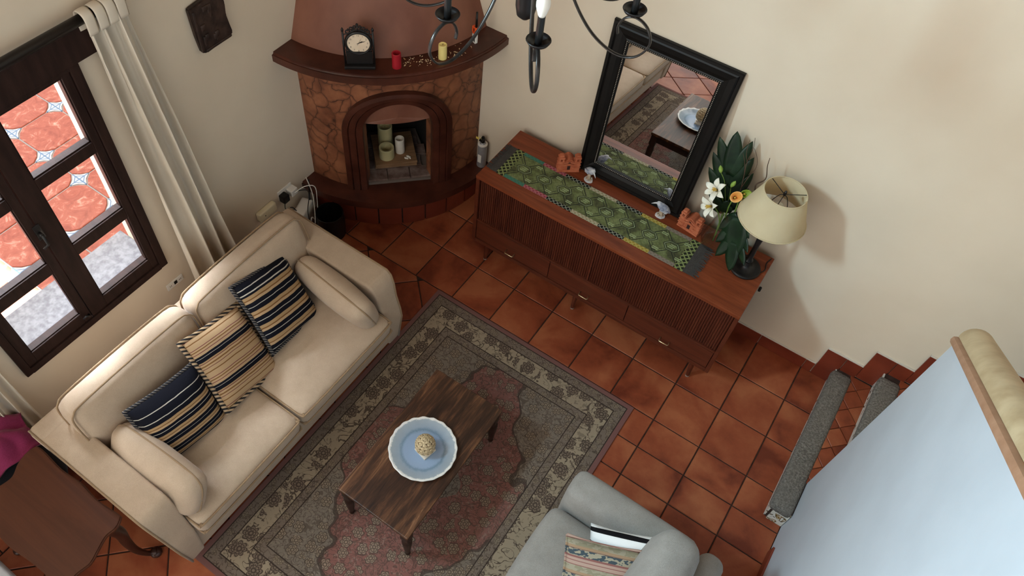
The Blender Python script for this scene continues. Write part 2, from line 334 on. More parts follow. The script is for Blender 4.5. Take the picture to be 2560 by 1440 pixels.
def stripes(name, axis, freq, stops, wobble=0.0, off=0.0):
    t = NT(name); v = t.pos('Object'); X = t.xyz(v)
    x = t.mth('ADD', X[axis], off)
    if wobble: x = t.mth('ADD', x, t.mth('MULTIPLY', t.mth('SUBTRACT', t.noise(v, 12, 2).outputs[0], 0.5), wobble))
    f = t.mth('FRACT', t.mth('MULTIPLY', x, freq))
    c = t.ramp(f, stops, 'CONSTANT')
    t.bump(t.noise(v, 350, 2).outputs[0], 0.3, 0.003)
    return t.fin(c, 0.9, spec=0.15)
NV = srgb(15, 16, 26); TAN = srgb(166, 136, 100); BRN = srgb(120, 84, 48); WHT = srgb(190, 184, 172); TAN2 = srgb(178, 148, 114)
def navy_pillow(name, half, top):
    t = NT(name); v = t.pos('Object'); X = t.xyz(v)
    x = t.mth('ADD', X[0], t.mth('MULTIPLY', t.mth('SUBTRACT', t.noise(v, 12, 2).outputs[0], 0.5), 0.008))
    f = t.mth('DIVIDE', t.mth('ADD', x, half), 2*half)
    st_ = [(0.0, NV), (top*0.45, WHT), (top*0.45+0.012, NV), (top*0.8, WHT), (top*0.8+0.012, NV)]
    p = top; w = (1-top)/4.0
    while p < 0.97:
        st_ += [(p, TAN), (p+w*0.20, BRN), (p+w*0.27, TAN2), (p+w*0.43, NV), (p+w*0.68, WHT), (p+w*0.72, NV)]; p += w
    c = t.ramp(f, st_[:31], 'CONSTANT')
    dots = t.mth('GREATER_THAN', t.mth('SINE', t.mth('MULTIPLY', X[1], 260.0)), -0.2)
    c = t.mix(t.mth('MULTIPLY', dots, 0.0), c, NV)
    t.bump(t.noise(v, 350, 2).outputs[0], 0.3, 0.003)
    return t.fin(c, 0.9, spec=0.15)
M['pil_navy'] = navy_pillow('navy_tan_stripes', 0.215, 0.20)
M['pil_navy2'] = navy_pillow('navy_top_stripes', 0.18, 0.34)
M['pil_tan'] = stripes('tan_navy_stripes', 0, 6.0, [(0.0, TAN2), (0.10, srgb(120, 70, 66)), (0.125, TAN2), (0.17, BRN), (0.20, TAN2), (0.26, srgb(120, 70, 66)), (0.285, TAN2), (0.36, NV), (0.43, WHT), (0.445, NV), (0.56, TAN), (0.60, srgb(110, 64, 58)), (0.625, TAN2), (0.68, BRN), (0.72, TAN2), (0.78, srgb(110, 64, 58)), (0.80, TAN2), (0.9, BRN), (0.93, TAN2)], 0.006)
M['pil_bw'] = stripes('black_white_stripes', 0, 17.0, [(0.0, srgb(222, 220, 218)), (0.68, srgb(18, 16, 18))], 0.0, 0.02)
t = NT('ikat_stripes'); v = t.pos('Object'); X = t.xyz(v)
f = t.mth('FRACT', t.mth('MULTIPLY', X[0], 9.5))
ik = t.mth('GREATER_THAN', t.noise(t.mapv(v, (30, 14, 1)), 2.0, 2).outputs[0], 0.5)
PK = srgb(164, 136, 122); OL = srgb(132, 124, 102); TL = srgb(62, 72, 78); BG = srgb(148, 138, 118)
ca = t.ramp(f, [(0.0, PK), (0.10, srgb(128, 84, 78)), (0.13, PK), (0.26, srgb(128, 84, 78)), (0.29, BG), (0.52, srgb(150, 122, 96)), (0.62, srgb(120, 92, 76)), (0.65, BG), (0.92, srgb(128, 84, 78))], 'CONSTANT')
cb = t.ramp(f, [(0.0, PK), (0.10, srgb(128, 84, 78)), (0.13, PK), (0.26, srgb(128, 84, 78)), (0.29, OL), (0.52, srgb(150, 122, 96)), (0.62, srgb(120, 92, 76)), (0.65, TL), (0.92, srgb(128, 84, 78))], 'CONSTANT')
t.bump(t.noise(v, 350, 2).outputs[0], 0.3, 0.003)
M['ikat'] = t.fin(t.mix(ik, ca, cb), 0.9, spec=0.15)
t = NT('rope_braid'); v = t.pos('Object'); X = t.xyz(v)
f = t.mth('FRACT', t.mth('MULTIPLY', t.mth('ADD', t.mth('ADD', X[0], X[1]), t.mth('MULTIPLY', t.mth('SUBTRACT', X[0], X[1]), 0.3)), 34.0))
M['braid'] = t.fin(t.ramp(f, [(0.0, srgb(26, 22, 24)), (0.5, srgb(186, 158, 126))], 'CONSTANT'), 0.85)
t = NT('rope_braid_dark'); v = t.pos('Object'); X = t.xyz(v)
f = t.mth('FRACT', t.mth('MULTIPLY', t.mth('ADD', X[0], X[1]), 60.0))
M['braid_dark'] = t.fin(t.ramp(f, [(0.0, srgb(22, 22, 30)), (0.78, srgb(150, 140, 130))], 'CONSTANT'), 0.85)

# runner --------------------------------------------------------------
t = NT('woven_green'); v = t.pos('Object')
n = t.noise(v, 9, 3); ch = t.vor(v, 32, 'F1'); ch.distance = 'MANHATTAN'
c = t.ramp(n.outputs[0], [(0.40, srgb(80, 82, 58)), (0.5, srgb(106, 114, 74)), (0.62, srgb(122, 130, 88))])
c = t.mix(t.mth('MULTIPLY', t.mth('GREATER_THAN', t.mth('SINE', t.mth('MULTIPLY', ch.outputs['Distance'], 9)), 0.5), 0.25), c, srgb(46, 50, 38))
t.bump(t.noise(v, 260, 2).outputs[0], 0.4, 0.003)
M['run_green'] = t.fin(c, 0.9, spec=0.1)
def lattice(name, a, b, scale=70, th=0.5):
    t = NT(name); v = t.pos('Object'); X = t.xyz(v)
    p_ = t.mth('SINE', t.mth('MULTIPLY', t.mth('ADD', X[0], X[1]), scale * 4)); q_ = t.mth('SINE', t.mth('MULTIPLY', t.mth('SUBTRACT', X[0], X[1]), scale * 4))
    k = t.mth('GREATER_THAN', t.mth('MAXIMUM', p_, q_), th)
    return t.fin(t.mix(k, a, b), 0.9, spec=0.1)
M['run_teal'] = lattice('woven_teal', srgb(64, 110, 94), srgb(74, 120, 104), 60, 0.2)
M['run_pink'] = lattice('woven_pink', srgb(142, 66, 80), srgb(172, 110, 112), 60, 0.7)
M['run_black'] = lattice('woven_black_lattice', srgb(30, 32, 30), srgb(160, 164, 148), 55, 0.86)
M['run_beige'] = lattice('woven_beige', srgb(150, 140, 112), srgb(180, 172, 148), 60, 0.6)
M['run_yellow'] = lattice('woven_yellow', srgb(152, 132, 58), srgb(176, 162, 92), 60, 0.6)
M['run_grey'] = lattice('woven_grey', srgb(120, 108, 98), srgb(134, 124, 112), 60, 0.4)
M['run_zig'] = lattice('woven_green_zigzag', srgb(44, 46, 36), srgb(134, 144, 92), 45, 0.55)
M['run_dark'] = simple('woven_dark_line', srgb(38, 42, 32), None, rough=0.9)
M['run_pale'] = simple('woven_pale_green', srgb(160, 172, 130), srgb(140, 156, 108), 60, 0.9)

# ------------------------------------------------------------------ geometry helpers
def link(name, me, mat=None, parent=None, smooth=False):
    o = D.objects.new(name, me); COL.objects.link(o)
    if mat is not None: me.materials.append(M[mat] if isinstance(mat, str) else mat)
    if parent is not None: o.parent = parent
    if smooth:
        for p in me.polygons: p.use_smooth = True
    return o
def mk(name, bm, mat, parent=None, smooth=False, loc=None, rot=None):
    bmesh.ops.recalc_face_normals(bm, faces=bm.faces)
    me = D.meshes.new(name); bm.to_mesh(me); bm.free()
    if smooth == 'auto':
        for p in me.polygons: p.use_smooth = True
        try: me.set_sharp_from_angle(angle=R(40))
        except Exception: pass
        smooth = False
    o = link(name, me, mat, parent, smooth)
    if loc is not None: o.location = loc
    if rot is not None: o.rotation_euler = rot
    return o
def empty(name, loc=(0, 0, 0), rot=(0, 0, 0), parent=None):
    o = D.objects.new(name, None); COL.objects.link(o); o.location = loc; o.rotation_euler = rot
    o.empty_display_size = 0.1
    if parent: o.parent = parent
    return o
def tag(o, label, cat, group=None):
    o['label'] = label; o['category'] = cat
    if group: o['group'] = group
    return o
def structure(o, label=None):
    o['kind'] = 'structure'
    if label: o['label'] = label
    return o
def B(): return bmesh.new()
def bx(bm, x0, x1, y0, y1, z0, z1, bev=0, seg=2):
    mat = Matrix.Translation(((x0+x1)/2, (y0+y1)/2, (z0+z1)/2)) @ Matrix.Diagonal((x1-x0, y1-y0, z1-z0, 1))
    r = bmesh.ops.create_cube(bm, size=1, matrix=mat)
    if bev:
        es = list({e for v in r['verts'] for e in v.link_edges})
        bmesh.ops.bevel(bm, geom=es, offset=bev, segments=seg, affect='EDGES', profile=0.6)
    return bm
def box(name, mat, parent, *a, **k):
    return mk(name, bx(B(), *a, **k), mat, parent)
def prism(bm, pts, z0, z1):
    a = [bm.verts.new((x, y, z0)) for x, y in pts]; b = [bm.verts.new((x, y, z1)) for x, y in pts]
    bm.faces.new(a[::-1]); bm.faces.new(b)
    n = len(pts)
    for i in range(n): bm.faces.new((a[i], a[(i+1) % n], b[(i+1) % n], b[i]))
    return bm
def lathe(bm, prof, seg=24, c=(0, 0, 0), close=True):
    rings = []
    for r, z in prof:
        if r < 1e-6: rings.append([bm.verts.new((c[0], c[1], c[2]+z))])
        else: rings.append([bm.verts.new((c[0]+r*math.cos(2*PI*i/seg), c[1]+r*math.sin(2*PI*i/seg), c[2]+z)) for i in range(seg)])
    for a, b in zip(rings, rings[1:]):
        for i in range(seg):
            j = (i+1) % seg
            if len(a) == 1 and len(b) == 1: continue
            if len(a) == 1: bm.faces.new((a[0], b[i], b[j]))
            elif len(b) == 1: bm.faces.new((a[i], b[0], a[j]))
            else: bm.faces.new((a[i], b[i], b[j], a[j]))
    if close:
        if len(rings[0]) > 1: bm.faces.new(rings[0][::-1])
        if len(rings[-1]) > 1: bm.faces.new(rings[-1])
    return bm
def spline(pts, n=8):
    P = [Vector(p) for p in pts]; out = []
    for i in range(len(P)-1):
        p0 = P[max(i-1, 0)]; p1 = P[i]; p2 = P[i+1]; p3 = P[min(i+2, len(P)-1)]
        for k in range(n):
            u = k/n
            out.append(0.5*((2*p1)+(p2-p0)*u+(2*p0-5*p1+4*p2-p3)*u*u+(3*p1-p0-3*p2+p3)*u**3))
    out.append(P[-1]); return out
def tube(bm, pts, r, seg=8, flat=None):
    P = [Vector(p) for p in pts]; n = len(P)
    rs = r if isinstance(r, (list, tuple)) else [r]*n
    if len(rs) != n: rs = [rs[0] + (rs[-1]-rs[0])*i/(n-1) for i in range(n)]
    up = None; rings = []
    for i in range(n):
        t = (P[min(i+1, n-1)]-P[max(i-1, 0)]).normalized()
        if up is None:
            up = Vector((0, 0, 1)) if abs(t.z) < 0.9 else Vector((1, 0, 0))
        s = t.cross(up).normalized(); up = s.cross(t).normalized()
        fx, fy = (1, 1) if flat is None else flat
        rings.append([bm.verts.new(P[i]+(s*math.cos(2*PI*k/seg)*fx+up*math.sin(2*PI*k/seg)*fy)*rs[i]) for k in range(seg)])
    for a, b in zip(rings, rings[1:]):
        for k in range(seg): bm.faces.new((a[k], a[(k+1) % seg], b[(k+1) % seg], b[k]))
    bm.faces.new(rings[0][::-1]); bm.faces.new(rings[-1])
    return bm
def rbox(bm, c, h, r, cuts=11, puff=(0, 0, 0), fn=None):
    """rounded, optionally puffed cushion block centred at c with half sizes h"""
    q = B(); bmesh.ops.create_cube(q, size=2)
    bmesh.ops.subdivide_edges(q, edges=q.edges, cuts=cuts, use_grid_fill=True)
    h = Vector(h)
    for v in q.verts:
        p = Vector([math.sin(a*PI/2) for a in v.co])
        P = Vector([p[i]*h[i] for i in range(3)])
        inn = Vector([max(-(h[i]-r), min(h[i]-r, P[i])) for i in range(3)])
        dd = P-inn
        if dd.length > 1e-9: P = inn+dd.normalized()*r
        u = [P[i]/h[i] for i in range(3)]
        for i in range(3):
            if puff[i]:
                j, k = (i+1) % 3, (i+2) % 3
                P[i] += u[i]*puff[i]*max(0, 1-u[j]**2)*max(0, 1-u[k]**2)
        if fn: P = Vector(fn(P, u))
        v.co = P+Vector(c)
    me = D.meshes.new('t'); q.to_mesh(me); q.free(); bm.from_mesh(me); D.meshes.remove(me)
    return bm
def pillow(bm, hx, hy, hz, n=18, pw=0.55, corner=0.06, fn=None):
    """knife-edge pillow in its local xy plane"""
    def P(u, v, s):
        k = max(0, (1-abs(u)**2.4))*max(0, (1-abs(v)**2.4))
        x = hx*u*(1-corner*(1-v*v)*abs(u)); y = hy*v*(1-corner*(1-u*u)*abs(v))
        z = s*hz*k**pw
        p = (x, y, z)
        return fn(p, u, v) if fn else p
    T = [[bm.verts.new(P(-1+2*i/n, -1+2*j/n, 1)) for j in range(n+1)] for i in range(n+1)]
    Bm = [[T[i][j] if i in (0, n) or j in (0, n) else bm.verts.new(P(-1+2*i/n, -1+2*j/n, -1)) for j in range(n+1)] for i in range(n+1)]
    for i in range(n):
        for j in range(n):
            bm.faces.new((T[i][j], T[i+1][j], T[i+1][j+1], T[i][j+1]))
            bm.faces.new((Bm[i][j+1], Bm[i+1][j+1], Bm[i+1][j], Bm[i][j]))
    return bm
def pillow_edge(hx, hy, corner=0.06, n=16, fn=None):
    pts = []
    for (u0, v0, u1, v1) in ((-1, -1, 1, -1), (1, -1, 1, 1), (1, 1, -1, 1), (-1, 1, -1, -1)):
        for i in range(n):
            u = u0+(u1-u0)*i/n; v = v0+(v1-v0)*i/n
            p = (hx*u*(1-corner*(1-v*v)*abs(u)), hy*v*(1-corner*(1-u*u)*abs(v)), 0)
            pts.append(fn(p, u, v) if fn else p)
    pts.append(pts[0]); return pts
def text_mesh(name, s, size, mat, parent, loc, rot=(0, 0, 0)):
    cu = D.curves.new(name, 'FONT'); cu.body = s; cu.size = size; cu.align_x = 'CENTER'; cu.align_y = 'CENTER'; cu.extrude = 0.0002
    o = D.objects.new(name, cu); COL.objects.link(o)
    dg = bpy.context.evaluated_depsgraph_get(); me = D.meshes.new_from_object(o.evaluated_get(dg))
    D.objects.remove(o); D.curves.remove(cu)
    me.materials.clear()
    n = link(name, me, mat, parent); n.location = loc; n.rotation_euler = rot
    return n
def clip(poly, a, b, c):
    """keep a*x+b*y<=c"""
    out = []
    for i in range(len(poly)):
        p, q = poly[i], poly[(i+1) % len(poly)]
        dp, dq = a*p[0]+b*p[1]-c, a*q[0]+b*q[1]-c
        if dp <= 0: out.append(p)
        if (dp < 0 < dq) or (dq < 0 < dp):
            u = dp/(dp-dq); out.append((p[0]+(q[0]-p[0])*u, p[1]+(q[1]-p[1])*u))
    return out
def shrink(poly, g):
    ar = sum(poly[i][0]*poly[(i+1) % len(poly)][1]-poly[(i+1) % len(poly)][0]*poly[i][1] for i in range(len(poly)))
    if ar < 0: poly = poly[::-1]
    res = poly
    src = list(poly)
    for i in range(len(src)):
        p, q = src[i], src[(i+1) % len(src)]
        dx, dy = q[0]-p[0], q[1]-p[1]; L = math.hypot(dx, dy)
        if L < 1e-6: continue
        nx, ny = dy/L, -dx/L
        res = clip(res, nx, ny, nx*p[0]+ny*p[1]-g)
        if len(res) < 3: return None
    return res
def tile_mesh(poly, z0, z1, bev=0.003):
    """slab with a chamfered top edge, origin at its centroid; returns mesh, location"""
    cx = sum(p[0] for p in poly)/len(poly); cy = sum(p[1] for p in poly)/len(poly)
    P = [(x-cx, y-cy) for x, y in poly]; T = shrink(P, bev)
    bm = B()
    if not T or len(T) != len(P): prism(bm, P, 0, z1-z0)
    else:
        ar = sum(P[i][0]*P[(i+1) % len(P)][1]-P[(i+1) % len(P)][0]*P[i][1] for i in range(len(P)))
        if ar < 0: P = P[::-1]
        k = min(range(len(T)), key=lambda i: (T[i][0]-P[0][0])**2+(T[i][1]-P[0][1])**2); T = T[k:]+T[:k]
        h = z1-z0
        a = [bm.verts.new((x, y, 0)) for x, y in P]; b = [bm.verts.new((x, y, h-bev)) for x, y in P]; c = [bm.verts.new((x, y, h)) for x, y in T]
        n = len(P); bm.faces.new(c); bm.faces.new(a[::-1])
        for i in range(n):
            j = (i+1) % n
            bm.faces.new((a[i], a[j], b[j], b[i])); bm.faces.new((b[i], b[j], c[j], c[i]))
    bmesh.ops.recalc_face_normals(bm, faces=bm.faces)
    me = D.meshes.new('tile'); bm.to_mesh(me); bm.free()
    return me, (cx, cy, z0)

WX, WY = -1.24, 0.5945          # window wall, sideboard wall
CEIL = 4.9

# ------------------------------------------------------------------ floor
YF, XR = -4.6, 4.6
floor = structure(box('floor', 'grout', None, WX-0.02, XR, YF, WY+0.02, -0.06, -0.006), 'terracotta tile floor with dark grout lines')
G = 0.0035
def put_tile(poly, parent=floor, z0=-0.012, z1=0.0, mat='tile', name='floor_tile', g=G):
    if len(poly) < 3: return
    s = shrink(poly, g)
    if not s or len(s) < 3: return
    ar = abs(sum(s[i][0]*s[(i+1) % len(s)][1]-s[(i+1) % len(s)][0]*s[i][1] for i in range(len(s))))/2
    if ar < 4e-4: return
    me, loc = tile_mesh(s, z0, z1+random.uniform(-0.0006, 0.0006))
    o = link(name, me, mat, parent); o.location = loc
    return o
def rect(x0, x1, y0, y1): return [(x0, y0), (x1, y0), (x1, y1), (x0, y1)]
T_ = 0.30
YB = -0.3027; XD0, XD1 = -0.915, 1.2
# rows by the sideboard wall
for i in range(-5, 12):
    for (y0, y1) in ((0.3017, WY), (0.0, 0.3017), (YB, 0.0)):
        x0, x1 = max(i*T_, WX), min((i+1)*T_, 3.6)
        if x1-x0 > 0.01: put_tile(rect(x0, x1, y0, y1))
# rows right of the rug
ys = [YB, -0.516, -0.7225] + [-0.7225-0.207*k for k in range(1, 14)]
for i in range(4, 8):
    for a, b in zip(ys, ys[1:]):
        x1 = min((i+1)*T_, 2.376)
        if x1 > i*T_: put_tile(rect(i*T_, x1, b, a))
# border along the window wall
yy = YB
while yy > -3.6:
    put_tile(rect(WX, XD0, max(yy-T_, -3.6), yy)); yy -= T_
# diagonal field
S2 = 0.43
for m in range(-14, 14):
    for n in range(-6, 16):
        s0, s1 = 0.07+m*S2, 0.07+(m+1)*S2          # x-y
        d1, d0 = -0.59-n*S2, -0.59-(n+1)*S2        # x+y
        pt = lambda s, d: ((s+d)/2, (d-s)/2)
        poly = [pt(s0, d0), pt(s1, d0), pt(s1, d1), pt(s0, d1)]
        for (a, b, c) in ((-1, 0, -XD0), (1, 0, XD1), (0, 1, YB), (0, -1, 3.6)):
            poly = clip(poly, a, b, c)
            if len(poly) < 3: break
        if len(poly) >= 3: put_tile(poly)

# ------------------------------------------------------------------ walls and ceiling
WY0, WY1, WZ0, WZ1 = -2.343, -1.428, 0.58, 2.01          # window opening
bm = B()
HY0, HY1, HZ0, HZ1 = -3.98, -2.72, 3.54, 4.70      # high window
bx(bm, WX-0.30, WX, YF, HY0, 0, CEIL); bx(bm, WX-0.30, WX, HY1, WY0, 0, CEIL); bx(bm, WX-0.30, WX, HY0, HY1, 0, HZ0); bx(bm, WX-0.30, WX, HY0, HY1, HZ1, CEIL); bx(bm, WX-0.30, WX, WY1, WY+0.3, 0, CEIL)
bx(bm, WX-0.30, WX, WY0, WY1, 0, WZ0); bx(bm, WX-0.30, WX, WY0, WY1, WZ1, CEIL)
structure(mk('wall_left', bm, 'wall'), 'cream window wall behind the beige sofa')
structure(box('wall_back', 'wall', None, WX, XR, WY, WY+0.25, 0, CEIL), 'cream wall behind the sideboard and mirror')
RY0, RY1, RZ0, RZ1 = -4.2, -2.0, 2.4, 4.75      # opening added in this unseen wall to brighten the window wall
bm = B(); bx(bm, XR, XR+0.2, YF, RY0, 0, CEIL); bx(bm, XR, XR+0.2, RY1, WY+0.25, 0, CEIL); bx(bm, XR, XR+0.2, RY0, RY1, 0, RZ0); bx(bm, XR, XR+0.2, RY0, RY1, RZ1, CEIL)
structure(mk('wall_right', bm, 'wall'), 'cream wall beyond the stairs with an opening added for fill light')
FW0, FW1, FZ0, FZ1 = -0.9, 2.3, 2.75, 4.7      # unseen upper opening added behind the viewer to let in fill light
DX0, DX1, DZ1 = -1.0, 0.1, 2.2               # lower opening, also added for fill light
bm = B(); bx(bm, WX-0.3, DX0, YF-0.2, YF, 0, CEIL); bx(bm, DX1, XR+0.2, YF-0.2, YF, 0, DZ1); bx(bm, DX0, DX1, YF-0.2, YF, DZ1, FZ0); bx(bm, DX0, FW0, YF-0.2, YF, FZ0, CEIL); bx(bm, DX1, XR+0.2, YF-0.2, YF, DZ1, FZ0); bx(bm, FW1, XR+0.2, YF-0.2, YF, FZ0, CEIL); bx(bm, FW0, FW1, YF-0.2, YF, FZ1, CEIL)
structure(mk('wall_front', bm, 'wall'), 'cream wall behind the viewer with openings added for fill light')
structure(box('ceiling', 'ceil', None, WX-0.3, XR+0.2, YF, WY+0.25, CEIL, CEIL+0.15), 'unseen ceiling above the room, coloured dark to cut bounced light')

# baseboard of dark tile along the sideboard wall
bb = structure(empty('baseboard_back', (0, WY, 0)), 'dark terracotta tile skirting along the sideboard wall')
for i in range(-2, 8):
    x0, x1 = i*T_+0.002, min((i+1)*T_, 2.157)-0.002
    if x1 > x0: box('skirting_tile', 'tile_dark', bb, x0, x1, -0.012, 0, 0.001, 0.10, bev=0.002)
box('plaster_lip', 'lip', bb, -0.6, 2.157, -0.010, 0, 0.10, 0.108)

# ------------------------------------------------------------------ stairs
st = structure(empty('staircase', (2.265, 0.17, 0)), 'tiled stairs with grey carpet strips climbing along the wall')
RISE, RUN, SX = 0.175, 0.2165, 2.265
NST = 6
def loc_(o): return o
SW0, SW1 = -0.245, WY   # stair width in y
for k in range(NST):
    x0 = SX+k*RUN; z1 = (k+1)*RISE
    y0 = -0.49 if k == 0 else SW0
    bm = B()
    if k == 0:
        bx(bm, x0+0.008, 2.374, y0+0.03, SW0, 0, z1-0.012)
    bx(bm, x0+0.008, XR-0.5, SW0, SW1-0.001, k*RISE, z1-0.012)
    o = mk('step', bm, 'grout', st); o.location = Vector((0, 0, 0))-st.location
    # diagonal small tiles on the tread
    s = 0.105
    if k < 3:
        for a in range(-30, 40):
            for b in range(-40, 30):
                pt = lambda u, v: (SX+(u+v)*s*0.7071, 0.05+(v-u)*s*0.7071)
                poly = [pt(a, b), pt(a+1, b), pt(a+1, b+1), pt(a, b+1)]
                cxp = sum(p[0] for p in poly)/4; cyp = sum(p[1] for p in poly)/4
                if not (x0+0.05 < cxp < x0+RUN+0.15 and SW0-0.1 < cyp < SW1+0.1): continue
                for (A, Bb, C) in ((-1, 0, -(x0+0.09)), (1, 0, x0+RUN+0.008), (0, 1, SW1-0.012), (0, -1, -SW0)):
                    poly = clip(poly, A, Bb, C)
                    if len(poly) < 3: break
                if len(poly) >= 3:
                    o = put_tile(poly, st, z1-0.013, z1-0.004, 'tile', 'tread_tile', 0.0015)
                    if o: o.location = Vector(o.location)-st.location
    # riser tiles, painted
    yy = y0+0.03 if k == 0 else SW0
    while yy < SW1-0.03:
        y2 = min(yy+0.11, SW1-0.002)
        o = box('riser_tile', 'riser', st, x0, x0+0.009, yy+0.001, y2-0.001, k*RISE+0.002, z1-0.02, bev=0.001)
        o.location = Vector((0, 0, 0))-st.location; yy += 0.11
    if k == 0:   # rounded painted end of the first step
        o = box('riser_tile', 'riser', st, x0+0.02, 2.372, y0+0.02, y0+0.03, 0.002, z1-0.02, bev=0.001); o.location = Vector((0, 0, 0))-st.location
    # carpet strip wrapped over the nosing
    def carpet_fn(P, u): return P
    yc0 = y0+0.012 if k == 0 else SW0+0.03
    yc1 = SW1-0.03 if k == 0 else SW1-0.05
    bm = B(); rbox(bm, (x0+0.045, (yc0+yc1)/2, z1-0.026), (0.062, (yc1-yc0)/2, 0.034), 0.026, 9)
    o = mk('carpet_strip', bm, 'carpet', st, True); o.location = Vector((0, 0, 0))-st.location
    # stepped skirting on the wall
    xs0, xs1 = x0-0.105, x0+RUN-0.105
    for (a, b, c, d_) in ((xs0, xs0+0.12, k*RISE, z1+0.108), (xs0+0.122, xs1, k*RISE, z1+0.108)):
        o = box('skirting_tile', 'tile_dark', st, a+0.001, b-0.001, WY-0.012, WY, c+0.001, d_, bev=0.002); o.location = Vector((0, 0, 0))-st.location
    o = box('plaster_lip', 'lip', st, xs0, xs1, WY-0.010, WY, z1+0.108, z1+0.117); o.location = Vector((0, 0, 0))-st.location

# stair half wall with a rounded cap, rising towards the viewer
hw = structure(empty('wall_stair', (2.375, -0.24, 0)), 'white plaster stair half wall with tan rounded cap')
prof = [(-0.24, 0.0), (-4.3, 0.0), (-4.3, 1.64+4.06*0.726), (-0.24, 1.64)]
bm = B()
a = [bm.verts.new((2.375, y, z)) for y, z in prof]; b = [bm.verts.new((2.515, y, z)) for y, z in prof]
bm.faces.new(a); bm.faces.new(b[::-1])
for i in range(4): bm.faces.new((a[i], b[i], b[(i+1) % 4], a[(i+1) % 4]))
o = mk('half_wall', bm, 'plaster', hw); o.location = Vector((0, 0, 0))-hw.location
def cap_part(name, section, mat, ext=0.0):
    bm = B(); rr = []
    for (y, z) in ((-0.24+ext, 1.64-ext*0.726), (-4.3, 1.64+4.06*0.726)):
        rr.append([bm.verts.new((2.445+sx, y+sz*0.587, z+sz*0.81)) for sx, sz in section])
    n = len(section)
    for i in range(n): bm.faces.new((rr[0][i], rr[0][(i+1) % n], rr[1][(i+1) % n], rr[1][i]))
    bm.faces.new(rr[0][::-1]); bm.faces.new(rr[1])
    o = mk(name, bm, mat, hw, 'auto'); o.location = Vector((0, 0, 0))-hw.location
low = [(0.085*math.cos(t_), 0.028+0.026*math.sin(t_)) for t_ in [PI*i/8 for i in range(9)]] + [(-0.085, 0.0), (0.085, 0.0)]
low = [(-0.082, 0.0), (0.082, 0.0), (0.086, 0.012), (0.082, 0.026), (0.07, 0.032), (-0.07, 0.032), (-0.082, 0.026), (-0.086, 0.012)]
cap_part('cap_moulding', low, 'caplow', 0.012)
hi = [(0.066*math.cos(t_), 0.033+0.066*math.sin(t_)) for t_ in [PI*i/14 for i in range(15)]]
cap_part('cap_rail', hi, 'capstone', 0.02)
for i in range(16):
    y1 = -0.245-i*0.2
    o = box('skirting_tile', 'tile_dark', hw, 2.364, 2.375, y1-0.198, y1, 0.001, 0.095, bev=0.002)
    if y1 > -0.5: 
        D.objects.remove(o); continue
    o.location = Vector((0, 0, 0))-hw.location

# ------------------------------------------------------------------ window
wn = structure(empty('window_1', (WX, (WY0+WY1)/2, WZ0)), 'dark brown two-leaf window with three panes in each leaf')
off = -Vector(wn.location)
def wbox(name, mat, *a, par=wn, **k):
    o = box(name, mat, par, *a, **k); o.location = off if par is wn else Vector((0, 0, 0)); return o
FX0, FX1 = WX-0.03, WX+0.022
bm = B()
bx(bm, FX0, FX1, WY0-0.005, WY0+0.032, WZ0, WZ1, 0.004); bx(bm, FX0, FX1, WY1-0.042, WY1+0.005, WZ0, WZ1, 0.004)
bx(bm, FX0, FX1, WY0+0.03, WY1-0.04, WZ0-0.004, WZ0+0.04, 0.004); bx(bm, FX0, FX1, WY0+0.03, WY1-0.04, WZ1-0.035, WZ1+0.01, 0.004)
o = mk('window_frame', bm, 'darkwood', wn); o.location = off
def leaf(y0, y1, p0, p1):
    bm = B(); x0, x1 = WX-0.045, WX+0.012
    bx(bm, x0, x1, y0, p0, WZ0+0.041, WZ1-0.036, 0.004); bx(bm, x0, x1, p1, y1, WZ0+0.041, WZ1-0.036, 0.004)
    zs = [(WZ0+0.041, 0.70), (1.058, 1.135), (1.525, 1.592), (1.957, WZ1-0.036)]
    for a, b in zs: bx(bm, x0, x1, p0-0.001, p1+0.001, a, b, 0.004)
    o = mk('window_leaf', bm, 'darkwood', wn); o.location = off
    for a, b in ((0.70, 1.058), (1.135, 1.525), (1.592, 1.957)):
        g = box('pane', 'glass', o, WX-0.022, WX-0.018, p0-0.004, p1+0.004, a-0.004, b+0.004)
        bd = B()
        for q in ((p0-0.002, p0+0.006, a, b), (p1-0.006, p1+0.002, a, b)): bx(bd, WX-0.017, WX+0.002, *q)
        bx(bd, WX-0.017, WX+0.002, p0, p1, a-0.002, a+0.006); bx(bd, WX-0.017, WX+0.002, p0, p1, b-0.006, b+0.002)
        mk('glazing_bead', bd, 'darkwood', o)
    return o
lr = leaf(-1.918, WY1-0.043, -1.822, -1.514)
ll = leaf(WY0+0.033, -1.922, -2.262, -1.966)
bm = B(); tube(bm, [(WX+0.012, -1.925, 1.33), (WX+0.04, -1.925, 1.33)], 0.009, 10); tube(bm, [(WX+0.04, -1.925, 1.335), (WX+0.045, -1.925, 1.27), (WX+0.04, -1.95, 1.255)], 0.007, 8); bx(bm, WX+0.012, WX+0.018, -1.94, -1.905, 1.29, 1.38, 0.002)
mk('window_handle', bm, 'blackmetal', ll, True)
bm = B(); tube(bm, spline([(WX+0.014, -1.935, 0.66), (WX+0.035, -1.94, 0.67), (WX+0.04, -1.955, 0.69), (WX+0.03, -1.97, 0.675)], 4), 0.006, 8)
mk('window_latch', bm, 'blackmetal', ll, True)
w2n = structure(empty('window_2', (WX, (HY0+HY1)/2, HZ0)), 'high window in the window wall above the sofa side')
bm = B()
for (a_, b_, c_, d_) in ((HY0, HY0+0.04, HZ0, HZ1), (HY1-0.04, HY1, HZ0, HZ1), (HY0+0.041, HY1-0.041, HZ0, HZ0+0.04), (HY0+0.041, HY1-0.041, HZ1-0.04, HZ1)): bx(bm, WX-0.16, WX-0.11, a_, b_, c_, d_)
